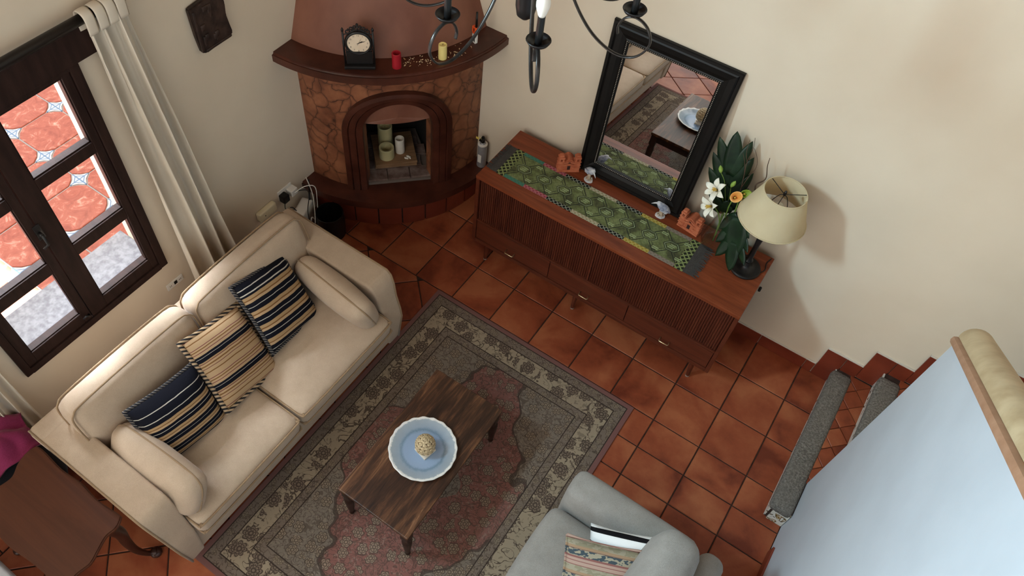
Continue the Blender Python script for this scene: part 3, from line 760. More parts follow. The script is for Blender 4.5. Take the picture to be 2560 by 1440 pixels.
o = mk('window_frame', bm, 'darkwood', w2n); o.location = -Vector(w2n.location)
o = box('pane', 'glass', w2n, WX-0.137, WX-0.133, HY0+0.035, HY1-0.035, HZ0+0.035, HZ1-0.035); o.location = -Vector(w2n.location)
structure(box('trim_1', 'darkwood', None, WX-0.02, WX+0.035, -2.75, -1.21, 2.0, 2.145, bev=0.006), 'dark brown wooden beam above the window')
# outer stone sill
structure(box('trim_2', 'stone', None, WX-0.37, WX-0.028, WY0+0.001, WY1-0.001, 0.581, 0.60, bev=0.004), 'rough grey stone sill outside the window')

# patio outside
patio = structure(box('floor_patio', 'grout_light', None, -7, WX-0.3, -6, 1.0, -0.06, -0.008), 'patio floor of red tiles with blue and white insets')
PS = 0.385
pr_ = []
cut = 0.085
for cx, cy in ((-1, -1), (1, -1), (1, 1), (-1, 1)):
    qx, qy = cx*PS/2, cy*PS/2
    a = [(qx-cx*cut, qy), (qx-cx*cut*0.62, qy-cy*cut*0.30), (qx-cx*cut*0.30, qy-cy*cut*0.62), (qx, qy-cy*cut)]
    a = [(qx, qy-cy*cut), (qx-cx*cut*0.42, qy-cy*cut*0.42), (qx-cx*cut, qy)]
    if cx*cy > 0: a = a
    else: a = a[::-1]
    pr_ += a
pr_ = shrink(pr_, 0.006)
me_p, _ = tile_mesh(pr_, 0, 0.012, 0.004); me_p.materials.append(M['patio'])
c4 = cut*0.93
ins = [(c4, 0), (c4*0.40, c4*0.40), (0, c4), (-c4*0.40, c4*0.40), (-c4, 0), (-c4*0.40, -c4*0.40), (0, -c4), (c4*0.40, -c4*0.40)]
bm = prism(B(), ins, 0, 0.009); me_i = D.meshes.new('inset'); bm.to_mesh(me_i); bm.free(); me_i.materials.append(M['inset'])
for i in range(0, 10):
    for j in range(-6, 8):
        x = -1.795-i*PS; y = -0.85+j*PS-0.03
        if y < -3.6 or y > 0.85: continue
        o = D.objects.new('patio_tile', me_p); COL.objects.link(o); o.parent = patio; o.location = (x, y, -0.011)
        o = D.objects.new('inset_tile', me_i); COL.objects.link(o); o.parent = patio; o.location = (x-PS/2, y-PS/2, -0.009); o.rotation_euler = (0, 0, 0)
# unseen wall added to cast shade on part of the patio
structure(box('wall_patio_shade', 'exterior', None, -5.5, WX-0.3, 0.9, 1.15, 0, 4.75), 'unseen wall added at the side of the patio to shade it')

# ------------------------------------------------------------------ curtains
def curtain(name, y0, y1, ytop0, ytop1, ztop, zbot, x, label, folds, amp=0.03):
    bm = B(); n = 60; mrows = 24; g = []
    for j in range(mrows+1):
        tv = j/mrows; z = ztop+(zbot-ztop)*tv
        a = ytop0+(y0-ytop0)*tv**1.2; b = ytop1+(y1-ytop1)*tv**1.2
        row = []
        for i in range(n+1):
            u = i/n
            A = amp*(0.6+0.7*tv)
            ph = folds*2*PI*u + 0.8*math.sin(3*tv+u*5)
            row.append(bm.verts.new((x+A*math.sin(ph)+0.012*math.sin(2.3*ph+tv*4)+0.03*tv, a+(b-a)*u+0.012*math.cos(ph), z)))
        g.append(row)
    for j in range(mrows):
        for i in range(n): bm.faces.new((g[j][i], g[j][i+1], g[j+1][i+1], g[j+1][i]))
    o = mk(name, bm, 'curtain', None, True)
    md = o.modifiers.new('s', 'SOLIDIFY'); md.thickness = 0.003
    return o
c1 = curtain('curtain', -1.36, -1.0, -1.365, -1.17, 2.20, 0.05, -1.165, '', 3.1, 0.034)
tag(c1, 'off-white curtain hanging right of the window behind the sofa', 'curtain')
def tabs(cur, ys, z, x):
    for y in ys:
        bm = B(); pts = [(x+0.03, y, z-0.07), (x+0.035, y, z+0.0), (x+0.02, y, z+0.03), (x-0.02, y, z+0.03), (x-0.035, y, z), (x-0.03, y, z-0.07)]
        tube(bm, spline(pts, 4), 0.02, 8, flat=(1.2, 0.14)); mk('tab', bm, 'curtain', cur, True)
tabs(c1, (-1.345, -1.29, -1.24, -1.19), 2.2, -1.165)
c2 = curtain('curtain', -2.66, -2.43, -2.62, -2.46, 2.20, 0.05, -1.195, '', 3.0, 0.016)
tag(c2, 'off-white curtain at the left end of the sofa by the magenta cloth', 'curtain')
tabs(c2, (-2.6, -2.55, -2.5), 2.2, -1.165)
rod = empty('curtain_rod', (-1.165, -1.9, 2.2))
bm = B(); tube(bm, [(0, -0.85, 0), (0, 0.78, 0)], 0.022, 14); mk('rod', bm, 'rodblack', rod, True)
for s_ in (-0.87, 0.79):
    bm = B(); lathe(bm, [(0.0, -0.03), (0.02, -0.025), (0.034, 0), (0.034, 0.02), (0.02, 0.042), (0, 0.048)], 14)
    mk('finial', bm, 'rodblack', rod, True, (0, s_, 0), (-PI/2, 0, 0))
for s_ in (-0.72, 0.70):
    o = box('bracket', 'rodblack', rod, -0.075, 0.0, s_-0.01, s_+0.01, -0.012, 0.012, bev=0.003)
tag(rod, 'thick black wooden curtain rod above the window', 'curtain rod')

# ------------------------------------------------------------------ sofa
sf = empty('sofa', (-0.5, -1.63, 0)); SO = Vector((-0.5, -1.63, 0))
tag(sf, 'beige fabric two-seat sofa under the window', 'sofa')
def sp(name, bm, mat='sofa', par=sf, smooth=True):
    o = mk(name, bm, mat, par, smooth); o.location = -SO if par is sf else (0, 0, 0); return o
XB, XF = -0.935, -0.06
def flare(P, u): return P
bm = B(); rbox(bm, (-0.50, -1.63, 0.215), (0.43, 0.845, 0.125), 0.02, 9); sp('base', bm)
# back frame
def back_fn(P, u): return (P[0]-0.02*(u[2]), P[1]*(1+0.02*u[2]), P[2])
bm = B(); rbox(bm, (-0.865, -1.63, 0.365), (0.06, 0.895, 0.275), 0.03, 11, fn=back_fn); sp('back', bm)
# arms: slab flaring outwards, top level then sloping down at the front
def arm(s):
    yc = -1.63
    prof = [(-0.93, 0.09), (-0.06, 0.09), (-0.045, 0.30), (-0.06, 0.36), (-0.095, 0.45), (-0.115, 0.54), (-0.14, 0.60), (-0.17, 0.622), (-0.93, 0.635)]
    bm = B()
    inn, out = [], []
    for x, z in prof:
        k = (z-0.09)/0.545
        inn.append(bm.verts.new((x, yc+s*(0.755-0.02*k), z))); out.append(bm.verts.new((x, yc+s*(0.845+0.06*k), z)))
    n = len(prof)
    bm.faces.new(inn); bm.faces.new(out[::-1])
    for i in range(n): bm.faces.new((inn[i], out[i], out[(i+1) % n], inn[(i+1) % n]))
    bmesh.ops.recalc_face_normals(bm, faces=bm.faces)
    bmesh.ops.bevel(bm, geom=[e for e in bm.edges if e.calc_face_angle(0) > 0.6], offset=0.016, segments=3, affect='EDGES', profile=0.6)
    o = mk('arm', bm, 'sofa', sf, 'auto'); o.location = -SO
    pts = [(x, yc+s*(0.845+0.06*(z-0.09)/0.545-0.003), z-0.003) for x, z in prof[1:]]
    b2 = B(); tube(b2, pts, 0.006, 8); mk('piping', b2, 'piping', o, True)
arm(1); arm(-1)
for y in (-2.34, -0.92):
    for x in (-0.14, -0.84):
        bm = B(); lathe(bm, [(0.02, 0), (0.028, 0.09)], 12, (x, y, 0)); sp('leg', bm, 'tableleg')
# seat cushions
def seat(y0, y1):
    bm = B(); rbox(bm, (-0.355, (y0+y1)/2, 0.385), (0.355, (y1-y0)/2, 0.065), 0.05, 13, (0.0, 0, 0.022))
    o = sp('seat_cushion', bm)
    for z in (0.43, 0.34):
        k = 0.05; pts = []
        x0, x1 = -0.70, 0.0; ya, yb = y0+0.003, y1-0.003
        pts = [(x0, ya+0.01, z), (x1-0.07, ya+0.004, z), (x1-0.02, ya+0.022, z), (x1-0.004, ya+0.07, z), (x1-0.002, yb-0.07, z), (x1-0.02, yb-0.022, z), (x1-0.07, yb-0.004, z), (x0, yb-0.01, z)]
        b2 = B(); tube(b2, spline(pts, 5), 0.0055, 8); mk('piping', b2, 'piping', o, True)
seat(-2.372, -1.662); seat(-1.655, -0.895)
# back cushions, leaning
def backc(y0, y1, tilt=R(-14)):
    b_ = B()
    rbox(b_, (0, 0, 0), (0.085, (y1-y0)/2, 0.19), 0.07, 13, (0.035, 0, 0.012))
    bmesh.ops.rotate(b_, verts=b_.verts, cent=(0, 0, 0), matrix=Matrix.Rotation(tilt, 3, 'Y'))
    bmesh.ops.translate(b_, verts=b_.verts, vec=(-0.735, (y0+y1)/2, 0.63))
    o = sp('back_cushion', b_)
    hz, hy = 0.178, (y1-y0)/2
    for sx in (0.07, -0.065):
        pts = [(sx, -hy+0.004, -0.12), (sx, -hy+0.004, hz-0.07), (sx, -hy+0.03, hz-0.012), (sx, -hy+0.09, hz+0.006), (sx, 0, hz+0.012), (sx, hy-0.09, hz+0.006), (sx, hy-0.03, hz-0.012), (sx, hy-0.004, hz-0.07), (sx, hy-0.004, -0.12)]
        b2 = B(); tube(b2, spline(pts, 5), 0.005, 8)
        bmesh.ops.rotate(b2, verts=b2.verts, cent=(0, 0, 0), matrix=Matrix.Rotation(tilt, 3, 'Y'))
        bmesh.ops.translate(b2, verts=b2.verts, vec=(-0.735, (y0+y1)/2, 0.63))
        mk('piping', b2, 'piping', o, True)
backc(-2.40, -1.645); backc(-1.635, -0.835)

def cushion(name, label, cat, loc, rot, size, mat, edge=None, edger=0.008, group=None, pw=0.5, corner=0.06, bend=0.0):
    fn = None
    if bend: fn = lambda p, u, v: (p[0], p[1], p[2]+bend*(1-u*u)*1.0)
    r_ = empty(name, loc, rot); tag(r_, label, cat, group)
    bm = B(); pillow(bm, *size, n=20, pw=pw, corner=corner, fn=fn); mk('cover', bm, mat, r_, True)
    if edge:
        b2 = B(); tube(b2, pillow_edge(size[0], size[1], corner, 16, fn), edger, 8); mk('trim', b2, edge, r_, True)
    return r_
def frame_rot(xa, ya):
    """euler from local x and approximate local y directions"""
    X_ = Vector(xa).normalized(); Z_ = X_.cross(Vector(ya)).normalized(); Y_ = Z_.cross(X_)
    return Matrix((X_, Y_, Z_)).transposed().to_euler()
# bolsters on the arms
def bolster(name, label, loc, rot):
    r_ = empty(name, loc, rot); tag(r_, label, 'bolster cushion', 'beige bolsters at the sofa arms')
    bm = B(); rbox(bm, (0, 0, 0), (0.275, 0.070, 0.122), 0.062, 13, (0.014, 0.024, 0.014)); mk('cover', bm, 'sofa', r_, True)
    pts = []
    for i in range(49):
        a = 2*PI*i/48; ca, sa = math.cos(a), math.sin(a)
        e = 4.5; k = (abs(ca)**e+abs(sa)**e)**(-1/e)
        pts.append((0.287*k*ca, 0.0, 0.133*k*sa))
    b2 = B(); tube(b2, pts, 0.0055, 8); mk('seam_piping', b2, 'piping', r_, True)
bolster('bolster_cushion', 'beige bolster cushion against the right sofa arm near the fireplace', (-0.335, -0.985, 0.545), (R(20), 0, R(-6)))
bolster('bolster_cushion', 'beige bolster cushion against the left sofa arm beside the brown table', (-0.335, -2.29, 0.545), (R(-24), 0, R(2)))
# throw pillows: local x runs across the stripes
cushion('throw_pillow', 'square navy and tan striped throw pillow nearest the fireplace end of the sofa', 'throw pillow', (-0.515, -1.265, 0.615),
        frame_rot((0.50, -0.10, -0.50), (0.08, -1, 0.25)), (0.215, 0.20, 0.09), 'pil_navy', 'braid_dark', 0.011, 'striped throw pillows on the sofa')
cushion('throw_pillow', 'tan throw pillow with narrow navy stripes and thick braided edge, middle of the sofa', 'throw pillow', (-0.47, -1.655, 0.60),
        frame_rot((0.52, -0.10, -0.46), (0.10, -1, 0.22)), (0.215, 0.20, 0.085), 'pil_tan', 'braid', 0.014, 'striped throw pillows on the sofa')
cushion('throw_pillow', 'plump navy striped throw pillow with dark top at the left end of the sofa', 'throw pillow', (-0.455, -2.04, 0.575),
        frame_rot((0.40, -0.08, -0.55), (-0.10, -1, 0.10)), (0.18, 0.20, 0.115), 'pil_navy2', 'braid_dark', 0.011, 'striped throw pillows on the sofa', 0.45)

# ------------------------------------------------------------------ rug
rg = empty('rug', (0.6325, -1.38, 0)); tag(rg, 'faded rose and beige Persian rug under the coffee table', 'rug')
mk('pile', bx(B(), -HX, HX, -HY, HY, 0.0015, 0.009, 0.002), 'rug', rg)

# ------------------------------------------------------------------ coffee table
ct = empty('coffee_table', (0.594, -1.394, 0.009), (0, 0, 0.0066)); tag(ct, 'low distressed dark wooden coffee table on the rug', 'coffee table')
tw, tl_, tz = 0.2218, 0.4262, 0.370
mk('table_top', bx(B(), -tw, tw, -tl_, tl_, tz-0.022, tz, 0.005), 'tabletop', ct)
for (x0, x1, y0, y1) in ((-tw+0.03, tw-0.03, -tl_+0.028, -tl_+0.044), (-tw+0.03, tw-0.03, tl_-0.044, tl_-0.028), (-tw+0.028, -tw+0.044, -tl_+0.045, tl_-0.045), (tw-0.044, tw-0.028, -tl_+0.045, tl_-0.045)):
    mk('apron', bx(B(), x0, x1, y0, y1, tz-0.085, tz-0.0225, 0.003), 'tableleg', ct)
legp = [(0.010, 0), (0.013, 0.004), (0.016, 0.02), (0.012, 0.034), (0.015, 0.05), (0.019, 0.09), (0.026, 0.17), (0.028, 0.22), (0.022, 0.245), (0.026, 0.255), (0.026, 0.262)]
for sx in (-1, 1):
    for sy in (-1, 1):
        bm = B(); lathe(bm, legp, 14); bx(bm, -0.024, 0.024, -0.024, 0.024, 0.26, tz-0.0225, 0.003)
        mk('leg', bm, 'tableleg', ct, 'auto', (sx*(tw-0.032), sy*(tl_-0.032), 0))
for i in range(7):
    y = -tl_+0.12+i*0.1
    bm = B(); bx(bm, tw-0.030, tw-0.0265, y-0.018, y+0.018, tz-0.066, tz-0.04, 0.002); mk('carved_panel', bm, 'tableleg', ct)

TZ = 0.379
pl = empty('plate', (0.600, -1.405, TZ)); tag(pl, 'large pale blue glazed plate with wavy white rim on the coffee table', 'plate')
bm = B(); rings = []
prf = [(0.0, 0.006), (0.07, 0.006), (0.115, 0.008), (0.135, 0.014), (0.155, 0.021), (0.172, 0.027), (0.178, 0.028), (0.180, 0.025), (0.172, 0.020), (0.135, 0.006), (0.11, 0.0), (0.0, 0.0)]
seg = 96
for r_, z_ in prf:
    if r_ == 0: rings.append([bm.verts.new((0, 0, z_))]); continue
    wv = max(0, (r_-0.12)/0.06)
    rings.append([bm.verts.new(((r_*(1+0.010*wv*math.cos(20*2*PI*i/seg)))*math.cos(2*PI*i/seg), (r_*(1+0.010*wv*math.cos(20*2*PI*i/seg)))*math.sin(2*PI*i/seg), z_+0.002*wv*math.cos(20*2*PI*i/seg))) for i in range(seg)])
for a, b in zip(rings, rings[1:]):
    for i in range(seg):
        j = (i+1) % seg
        if len(a) == 1: bm.faces.new((a[0], b[i], b[j]))
        elif len(b) == 1: bm.faces.new((a[i], b[0], a[j]))
        else: bm.faces.new((a[i], b[i], b[j], a[j]))
mk('dish', bm, 'plate', pl, True)
ac = empty('artichoke_ornament', (0.612, -1.40, TZ+0.0062), (0, 0, R(78))); tag(ac, 'cream artichoke finial ornament on a square base in the blue plate', 'ornament')
bm = B(); bx(bm, -0.040, 0.040, -0.040, 0.040, 0, 0.012, 0.002); lathe(bm, [(0.036, 0.012), (0.034, 0.018), (0.022, 0.024), (0.02, 0.032), (0.028, 0.038)], 20)
mk('base', bm, 'wax_white', ac, 'auto')
bm = B(); lathe(bm, [(0.0, 0.03), (0.03, 0.036), (0.046, 0.062), (0.047, 0.085), (0.036, 0.115), (0.018, 0.132), (0, 0.137)], 18); mk('core', bm, 'claydark', ac, True)
bm = B(); bmesh.ops.create_icosphere(bm, subdivisions=2, radius=1)
for v in bm.verts: v.co = Vector((v.co.x*0.35, v.co.y, v.co.z*0.9+0.25*v.co.x))
mesh_sc = D.meshes.new('scale'); bm.to_mesh(mesh_sc); bm.free(); mesh_sc.materials.append(M['artichoke'])
for p_ in mesh_sc.polygons: p_.use_smooth = True
ring = [(0.046, 0.046, 12, 0.014), (0.050, 0.066, 13, 0.0145), (0.050, 0.086, 12, 0.014), (0.043, 0.104, 11, 0.013), (0.033, 0.119, 8, 0.012), (0.020, 0.130, 6, 0.011), (0.006, 0.137, 3, 0.009)]
for q, (r_, z_, n_, s_) in enumerate(ring):
    for i in range(n_):
        a = 2*PI*(i+0.5*(q % 2))/n_
        o = D.objects.new('scale', mesh_sc); COL.objects.link(o); o.parent = ac
        o.location = (r_*0.97*math.cos(a), r_*0.97*math.sin(a), z_); o.rotation_euler = Euler((0, -max(-0.6, min(1.2, (z_-0.075)*18)), a)); o.scale = (s_*0.95, s_*1.05, s_*1.1)

# ------------------------------------------------------------------ sideboard
sb = empty('sideboard', (0.769, 0.29, 0)); tag(sb, 'long reddish teak sideboard with tambour doors, three drawers and tapered legs', 'sideboard')
SBO = Vector((0.769, 0.29, 0))
X0, X1, Y0, Y1, ZT, ZB = -0.0925, 1.631, 0.043, 0.540, 0.81, 0.198
def sbx(name, mat, *a, par=sb, **k):
    o = box(name, mat, par, *a, **k)
    if par is sb: o.location = -SBO
    return o
sbx('top', 'teak', X0, X1, Y0, Y1, ZT-0.026, ZT, bev=0.004)
sbx('side_panel', 'teak_front', X0, X0+0.024, Y0+0.004, Y1, ZB, ZT-0.0265, bev=0.003)
sbx('side_panel', 'teak_front', X1-0.024, X1, Y0+0.004, Y1, ZB, ZT-0.0265, bev=0.003)
sbx('bottom_panel', 'teak_front', X0+0.0245, X1-0.0245, Y0+0.004, Y1-0.01, ZB, ZB+0.03, bev=0.003)
sbx('back_panel', 'teak_front', X0+0.0245, X1-0.0245, Y1-0.012, Y1-0.002, ZB+0.03, ZT-0.027)
sbx('inner_shelf', 'teak_front', X0+0.0245, X1-0.0245, Y0+0.012, Y1-0.013, 0.395, 0.41, bev=0.002)
# tambour doors: narrow ribs, too fine to pick apart
for (a, b) in ((X0+0.026, 0.742), (0.756, X1-0.026)):
    dr = sbx('tambour_door', 'teak_slat', a, b, Y0+0.026, Y0+0.034, 0.411, ZT-0.030)
    bm = B(); n_ = int((b-a)/0.0142); w_ = (b-a)/n_
    for i in range(n_):
        xc = a+(i+0.5)*w_; pts = [(xc-w_*0.42, Y0+0.026), (xc-w_*0.30, Y0+0.020), (xc, Y0+0.0175), (xc+w_*0.30, Y0+0.020), (xc+w_*0.42, Y0+0.026)]
        prism(bm, pts, 0.412, ZT-0.031)
    o = mk('tambour_slats', bm, 'teak_slat', dr); o['kind'] = 'stuff'
sbx('door_stile', 'teak_front', 0.743, 0.755, Y0+0.014, Y0+0.034, 0.411, ZT-0.030, bev=0.002)
for (a, b, hxp) in ((X0+0.027, 0.488, 0.207), (0.492, 1.043, 0.762), (1.047, X1-0.027, 1.324)):
    dr = sbx('drawer', 'teak_front', a, b, Y0+0.010, Y0+0.03, ZB+0.034, 0.393, bev=0.003)
    bm = B(); tube(bm, [(hxp-0.030, Y0+0.010, 0.279), (hxp-0.030, Y0-0.016, 0.277), (hxp-0.026, Y0-0.020, 0.2765), (hxp+0.026, Y0-0.020, 0.2765), (hxp+0.030, Y0-0.016, 0.277), (hxp+0.030, Y0+0.010, 0.279)], 0.0042, 8)
    mk('handle', bm, 'brass', dr, True)
for x, y, lean in ((-0.003, 0.093, -0.02), (1.533, 0.093, 0.02), (0.69, 0.10, 0), (-0.003, 0.49, -0.02), (1.533, 0.49, 0.02)):
    bm = B(); tube(bm, [(x, y, 0.008), (x-lean*0.6, y+0.012 if y < 0.3 else y-0.012, ZB-0.001)], [0.011, 0.019], 12)
    o = mk('leg', bm, 'teak_front', sb, 'auto'); o.location = -SBO
    b2 = B(); lathe(b2, [(0.012, 0), (0.0125, 0.01)], 12, (x, y, 0.0)); mk('glide', b2, 'footcap', o, True)
# peg on wall by the sideboard end
bm = B(); tube(bm, [(1.646, WY, 0.481), (1.646, WY-0.03, 0.481)], 0.008, 8); tag(mk('wall_peg', bm, 'black', None, True), 'small black peg in the wall by the right end of the sideboard', 'peg')

# runner on the sideboard ---------------------------------------------
rn = empty('table_runner', (0.615, 0.26, ZT)); tag(rn, 'green woven table runner with coloured edge bands and dark fringes on the sideboard', 'table runner')
RL, RW = 0.57, 0.126
mk('field', bx(B(), -RL, RL, -RW+0.026, RW-0.026, 0.0006, 0.003), 'run_green', rn)
bands = ['run_teal', 'run_pink', 'run_black', 'run_beige', 'run_black', 'run_yellow', 'run_grey']
xs_ = [-RL, -0.43, -0.27, -0.10, 0.08, 0.25, 0.41, RL]
for s_ in (-1, 1):
    dx = 0.0 if s_ < 0 else 0.0
    for i, m_ in enumerate(bands):
        y0, y1 = sorted((s_*(RW-0.0255), s_*RW))
        mk('edge_band', bx(B(), xs_[i]+0.0005, xs_[i+1]-0.0005, y0, y1, 0.0006, 0.0034), m_, rn)
for s_ in (-1, 1):
    x0, x1 = sorted((s_*RL+s_*0.001, s_*(RL+0.055)))
    mk('end_band', bx(B(), x0, x1, -RW, RW, 0.0006, 0.0034), 'run_zig', rn)
    x0, x1 = sorted((s_*(RL+0.0555), s_*(RL+0.10)))
    mk('plain_end', bx(B(), x0, x1, -RW*0.98, RW*0.98, 0.0006, 0.003), 'fringe', rn)
    bm = B()
    for i in range(46):
        y = -RW*0.98+2*RW*0.98*(i+0.5)/46; L_ = random.uniform(0.02, 0.05)
        xa = s_*(RL+0.10); xb = xa+s_*min(L_, 0.032 if s_ < 0 else L_); 
        tube(bm, [(xa-s_*0.002, y, 0.003), ((xa+xb)/2, y+random.uniform(-0.004, 0.004), 0.0045), (xb, y+random.uniform(-0.008, 0.008), 0.003)], 0.0024, 5)
    o = mk('fringe', bm, 'fringe', rn); o['kind'] = 'stuff'
def line2(bm, a, b, w, z0=0.0031, z1=0.0038):
    a = Vector(a); b = Vector(b); d_ = (b-a).normalized(); n_ = Vector((-d_.y, d_.x))*w/2
    prism(bm, [tuple(a+n_), tuple(b+n_), tuple(b-n_), tuple(a-n_)][::-1], z0, z1)
hexa = lambda cx, cy, s: [(cx-0.045*s, cy), (cx-0.022*s, cy+0.030*s), (cx+0.022*s, cy+0.030*s), (cx+0.045*s, cy), (cx+0.022*s, cy-0.030*s), (cx-0.022*s, cy-0.030*s)]
for i in range(8):
    cx = -0.50+i*0.143
    bm = B()
    for s_, wz in ((1.15, 0.0034), (0.9, 0.0034)):
        h_ = hexa(cx, 0, s_)
        for k in range(6): line2(bm, h_[k], h_[(k+1) % 6], 0.0045, 0.0029, wz)
    for sx in (-1, 1):
        for sy in (-1, 1):
            line2(bm, (cx+sx*0.015, sy*0.04), (cx+sx*0.068, sy*0.098), 0.005, 0.0029, 0.0034)
            line2(bm, (cx+sx*0.032, sy*0.036), (cx+sx*0.078, sy*0.086), 0.003, 0.0029, 0.0034)
    mk('motif_outline', bm, 'run_dark', rn)['kind'] = 'stuff'
    bm = B()
    h_ = hexa(cx, 0, 1.03)
    for k in range(6): line2(bm, h_[k], h_[(k+1) % 6], 0.004, 0.0029, 0.0033)
    for k in (-1, 0, 1): line2(bm, (cx-0.016+0.006*k, k*0.012), (cx+0.018+0.006*k, k*0.012), 0.006, 0.0029, 0.0036)
    for sy in (-1, 1):
        for k in (0, 1): line2(bm, (cx+0.05, sy*(0.060+0.012*k)), (cx+0.088, sy*(0.060+0.012*k)), 0.007, 0.0029, 0.0036)
    mk('motif_stripe', bm, 'run_pale', rn)['kind'] = 'stuff'

# ------------------------------------------------------------------ mirror leaning on the wall
mr = empty('mirror'); tag(mr, 'large black framed mirror with beaded inner edge leaning on the wall above the sideboard', 'mirror')
bl, br_ = Vector((0.372, 0.486, ZT+0.002)), Vector((1.060, 0.486, ZT+0.002)); tlv, trv = Vector((0.353, 0.584, 1.815)), Vector((1.080, 0.584, 1.811))
mc = (bl+br_)/2; up_ = ((tlv+trv)/2-mc); MH = up_.length; upn = up_.normalized(); xn = Vector((1, 0, 0)); nn = xn.cross(upn)   # nn = -y-ish (towards room)
rotm = Matrix((xn, upn, nn)).transposed()
mr.matrix_world = Matrix.Translation(mc) @ rotm.to_4x4()
MW0, MW1 = (br_-bl).length/2, (trv-tlv).length/2
def mp(u, v, w=0): return (u*(MW0+(MW1-MW0)*v/MH), v, w)
FW = 0.105
def mring(name, mat, prof):
    """prof: list of (inset, height); sweeps it round the four sides with mitred corners"""
    bm = B(); rr = []
    for ins_, w in prof:
        sx = 1-ins_/((MW0+MW1)/2)
        rr.append([bm.verts.new(mp(sx*a, (ins_ if b < 0 else MH-ins_), w)) for a, b in ((-1, -1), (1, -1), (1, 1), (-1, 1))])
    n = len(rr)
    for i in range(n):
        a, b = rr[i], rr[(i+1) % n]
        for k in range(4): bm.faces.new((a[k], a[(k+1) % 4], b[(k+1) % 4], b[k]))
    return mk(name, bm, mat, mr)
mring('frame', 'mirrorframe', [(0, -0.008), (0, 0.010), (0.006, 0.016), (0.018, 0.016), (0.022, 0.010), (0.03, 0.014), (0.06, 0.010), (0.082, 0.003), (0.09, 0.006), (0.098, 0.003), (FW, -0.001), (FW, -0.008)])
bm = B()
sxx = 1-FW/((MW0+MW1)/2)*0.99
q = [bm.verts.new(mp(a*sxx, (FW-0.001 if b < 0 else MH-FW+0.001), -0.003)) for a, b in ((-1, -1), (1, -1), (1, 1), (-1, 1))]
bm.faces.new(q); q2 = [bm.verts.new((v.co.x, v.co.y, -0.007)) for v in q]; bm.faces.new(q2[::-1])
for k in range(4): bm.faces.new((q[k], q2[k], q2[(k+1) % 4], q[(k+1) % 4]))
mk('mirror_glass', bm, 'mirror', mr)
bm = B(); bi = 0.094; sx_ = 1-bi/((MW0+MW1)/2)
cs = [mp(-sx_, bi), mp(sx_, bi), mp(sx_, MH-bi), mp(-sx_, MH-bi)]
for k in range(4):
    a = Vector(cs[k]); b = Vector(cs[(k+1) % 4]); n_ = int((b-a).length/0.0105)
    for i in range(n_):
        p = a+(b-a)*i/n_
        bmesh.ops.create_icosphere(bm, subdivisions=1, radius=0.0032, matrix=Matrix.Translation((p.x, p.y, 0.0075)))
o = mk('bead_trim', bm, 'bead', mr, True); o['kind'] = 'stuff'

# ------------------------------------------------------------------ clay church models
def church(name, label, loc, rz, s=1.0):
    r_ = empty(name, loc, (0, 0, rz)); r_.scale = (s, s, s); tag(r_, label, 'figurine', 'clay church models on the sideboard')
    bm = B(); bx(bm, -0.068, 0.068, -0.026, 0.03, 0, 0.012, 0.002)
    pts = [(-0.035, 0.0), (0.035, 0.0), (0.035, 0.062), (0.026, 0.072), (0.012, 0.086), (0, 0.090), (-0.012, 0.086), (-0.026, 0.072), (-0.035, 0.062)]
    a = [bm.verts.new((x, -0.018, z+0.01)) for x, z in pts]; b = [bm.verts.new((x, 0.05, z+0.01)) for x, z in pts]
    bm.faces.new(a); bm.faces.new(b[::-1])
    for i in range(len(pts)): bm.faces.new((a[i], b[i], b[(i+1) % len(pts)], a[(i+1) % len(pts)]))
    mk('facade', bm, 'terracotta', r_)
    for sx in (-1, 1):
        bm = B(); x = sx*0.05
        bx(bm, x-0.017, x+0.017, -0.022, 0.014, 0.012, 0.082, 0.002)
        for zz in (0.034, 0.056, 0.08): bx(bm, x-0.021, x+0.021, -0.026, 0.018, zz, zz+0.006, 0.002)
        for dx in (-0.011, 0.011):
            for dy in (-0.018, 0.008): bx(bm, x+dx-0.004, x+dx+0.004, dy-0.004, dy+0.004, 0.086, 0.104)
        bx(bm, x-0.019, x+0.019, -0.024, 0.016, 0.104, 0.116, 0.003); bx(bm, x-0.013, x+0.013, -0.018, 0.010, 0.116, 0.130, 0.004)
        mk('tower', bm, 'terracotta', r_)
    for k, (h_, off_) in enumerate(((0.070, -0.024), (0.088, -0.024))):
        bm = B(); tube(bm, [(-0.034, off_, h_-0.014), (-0.018, off_, h_-0.008), (0, off_, h_), (0.018, off_, h_-0.008), (0.034, off_, h_-0.014)], 0.0035, 6); mk('moulding', bm, 'terracotta', r_)
    mk('doorstep', bx(B(), -0.036, 0.036, -0.024, -0.018, 0.012, 0.016), 'terracotta', r_)
    mk('doorway', bx(B(), -0.009, 0.009, -0.0195, -0.0175, 0.016, 0.046), 'claydark', r_)
    mk('window_niche', bx(B(), -0.006, 0.006, -0.0195, -0.0175, 0.068, 0.080), 'claydark', r_)
church('clay_church', 'terracotta church model with two bell towers left of the mirror', (0.325, 0.425, ZT), R(38), 1.0)
church('clay_church', 'terracotta church model by the right foot of the mirror', (1.135, 0.445, ZT), R(-8), 1.0)

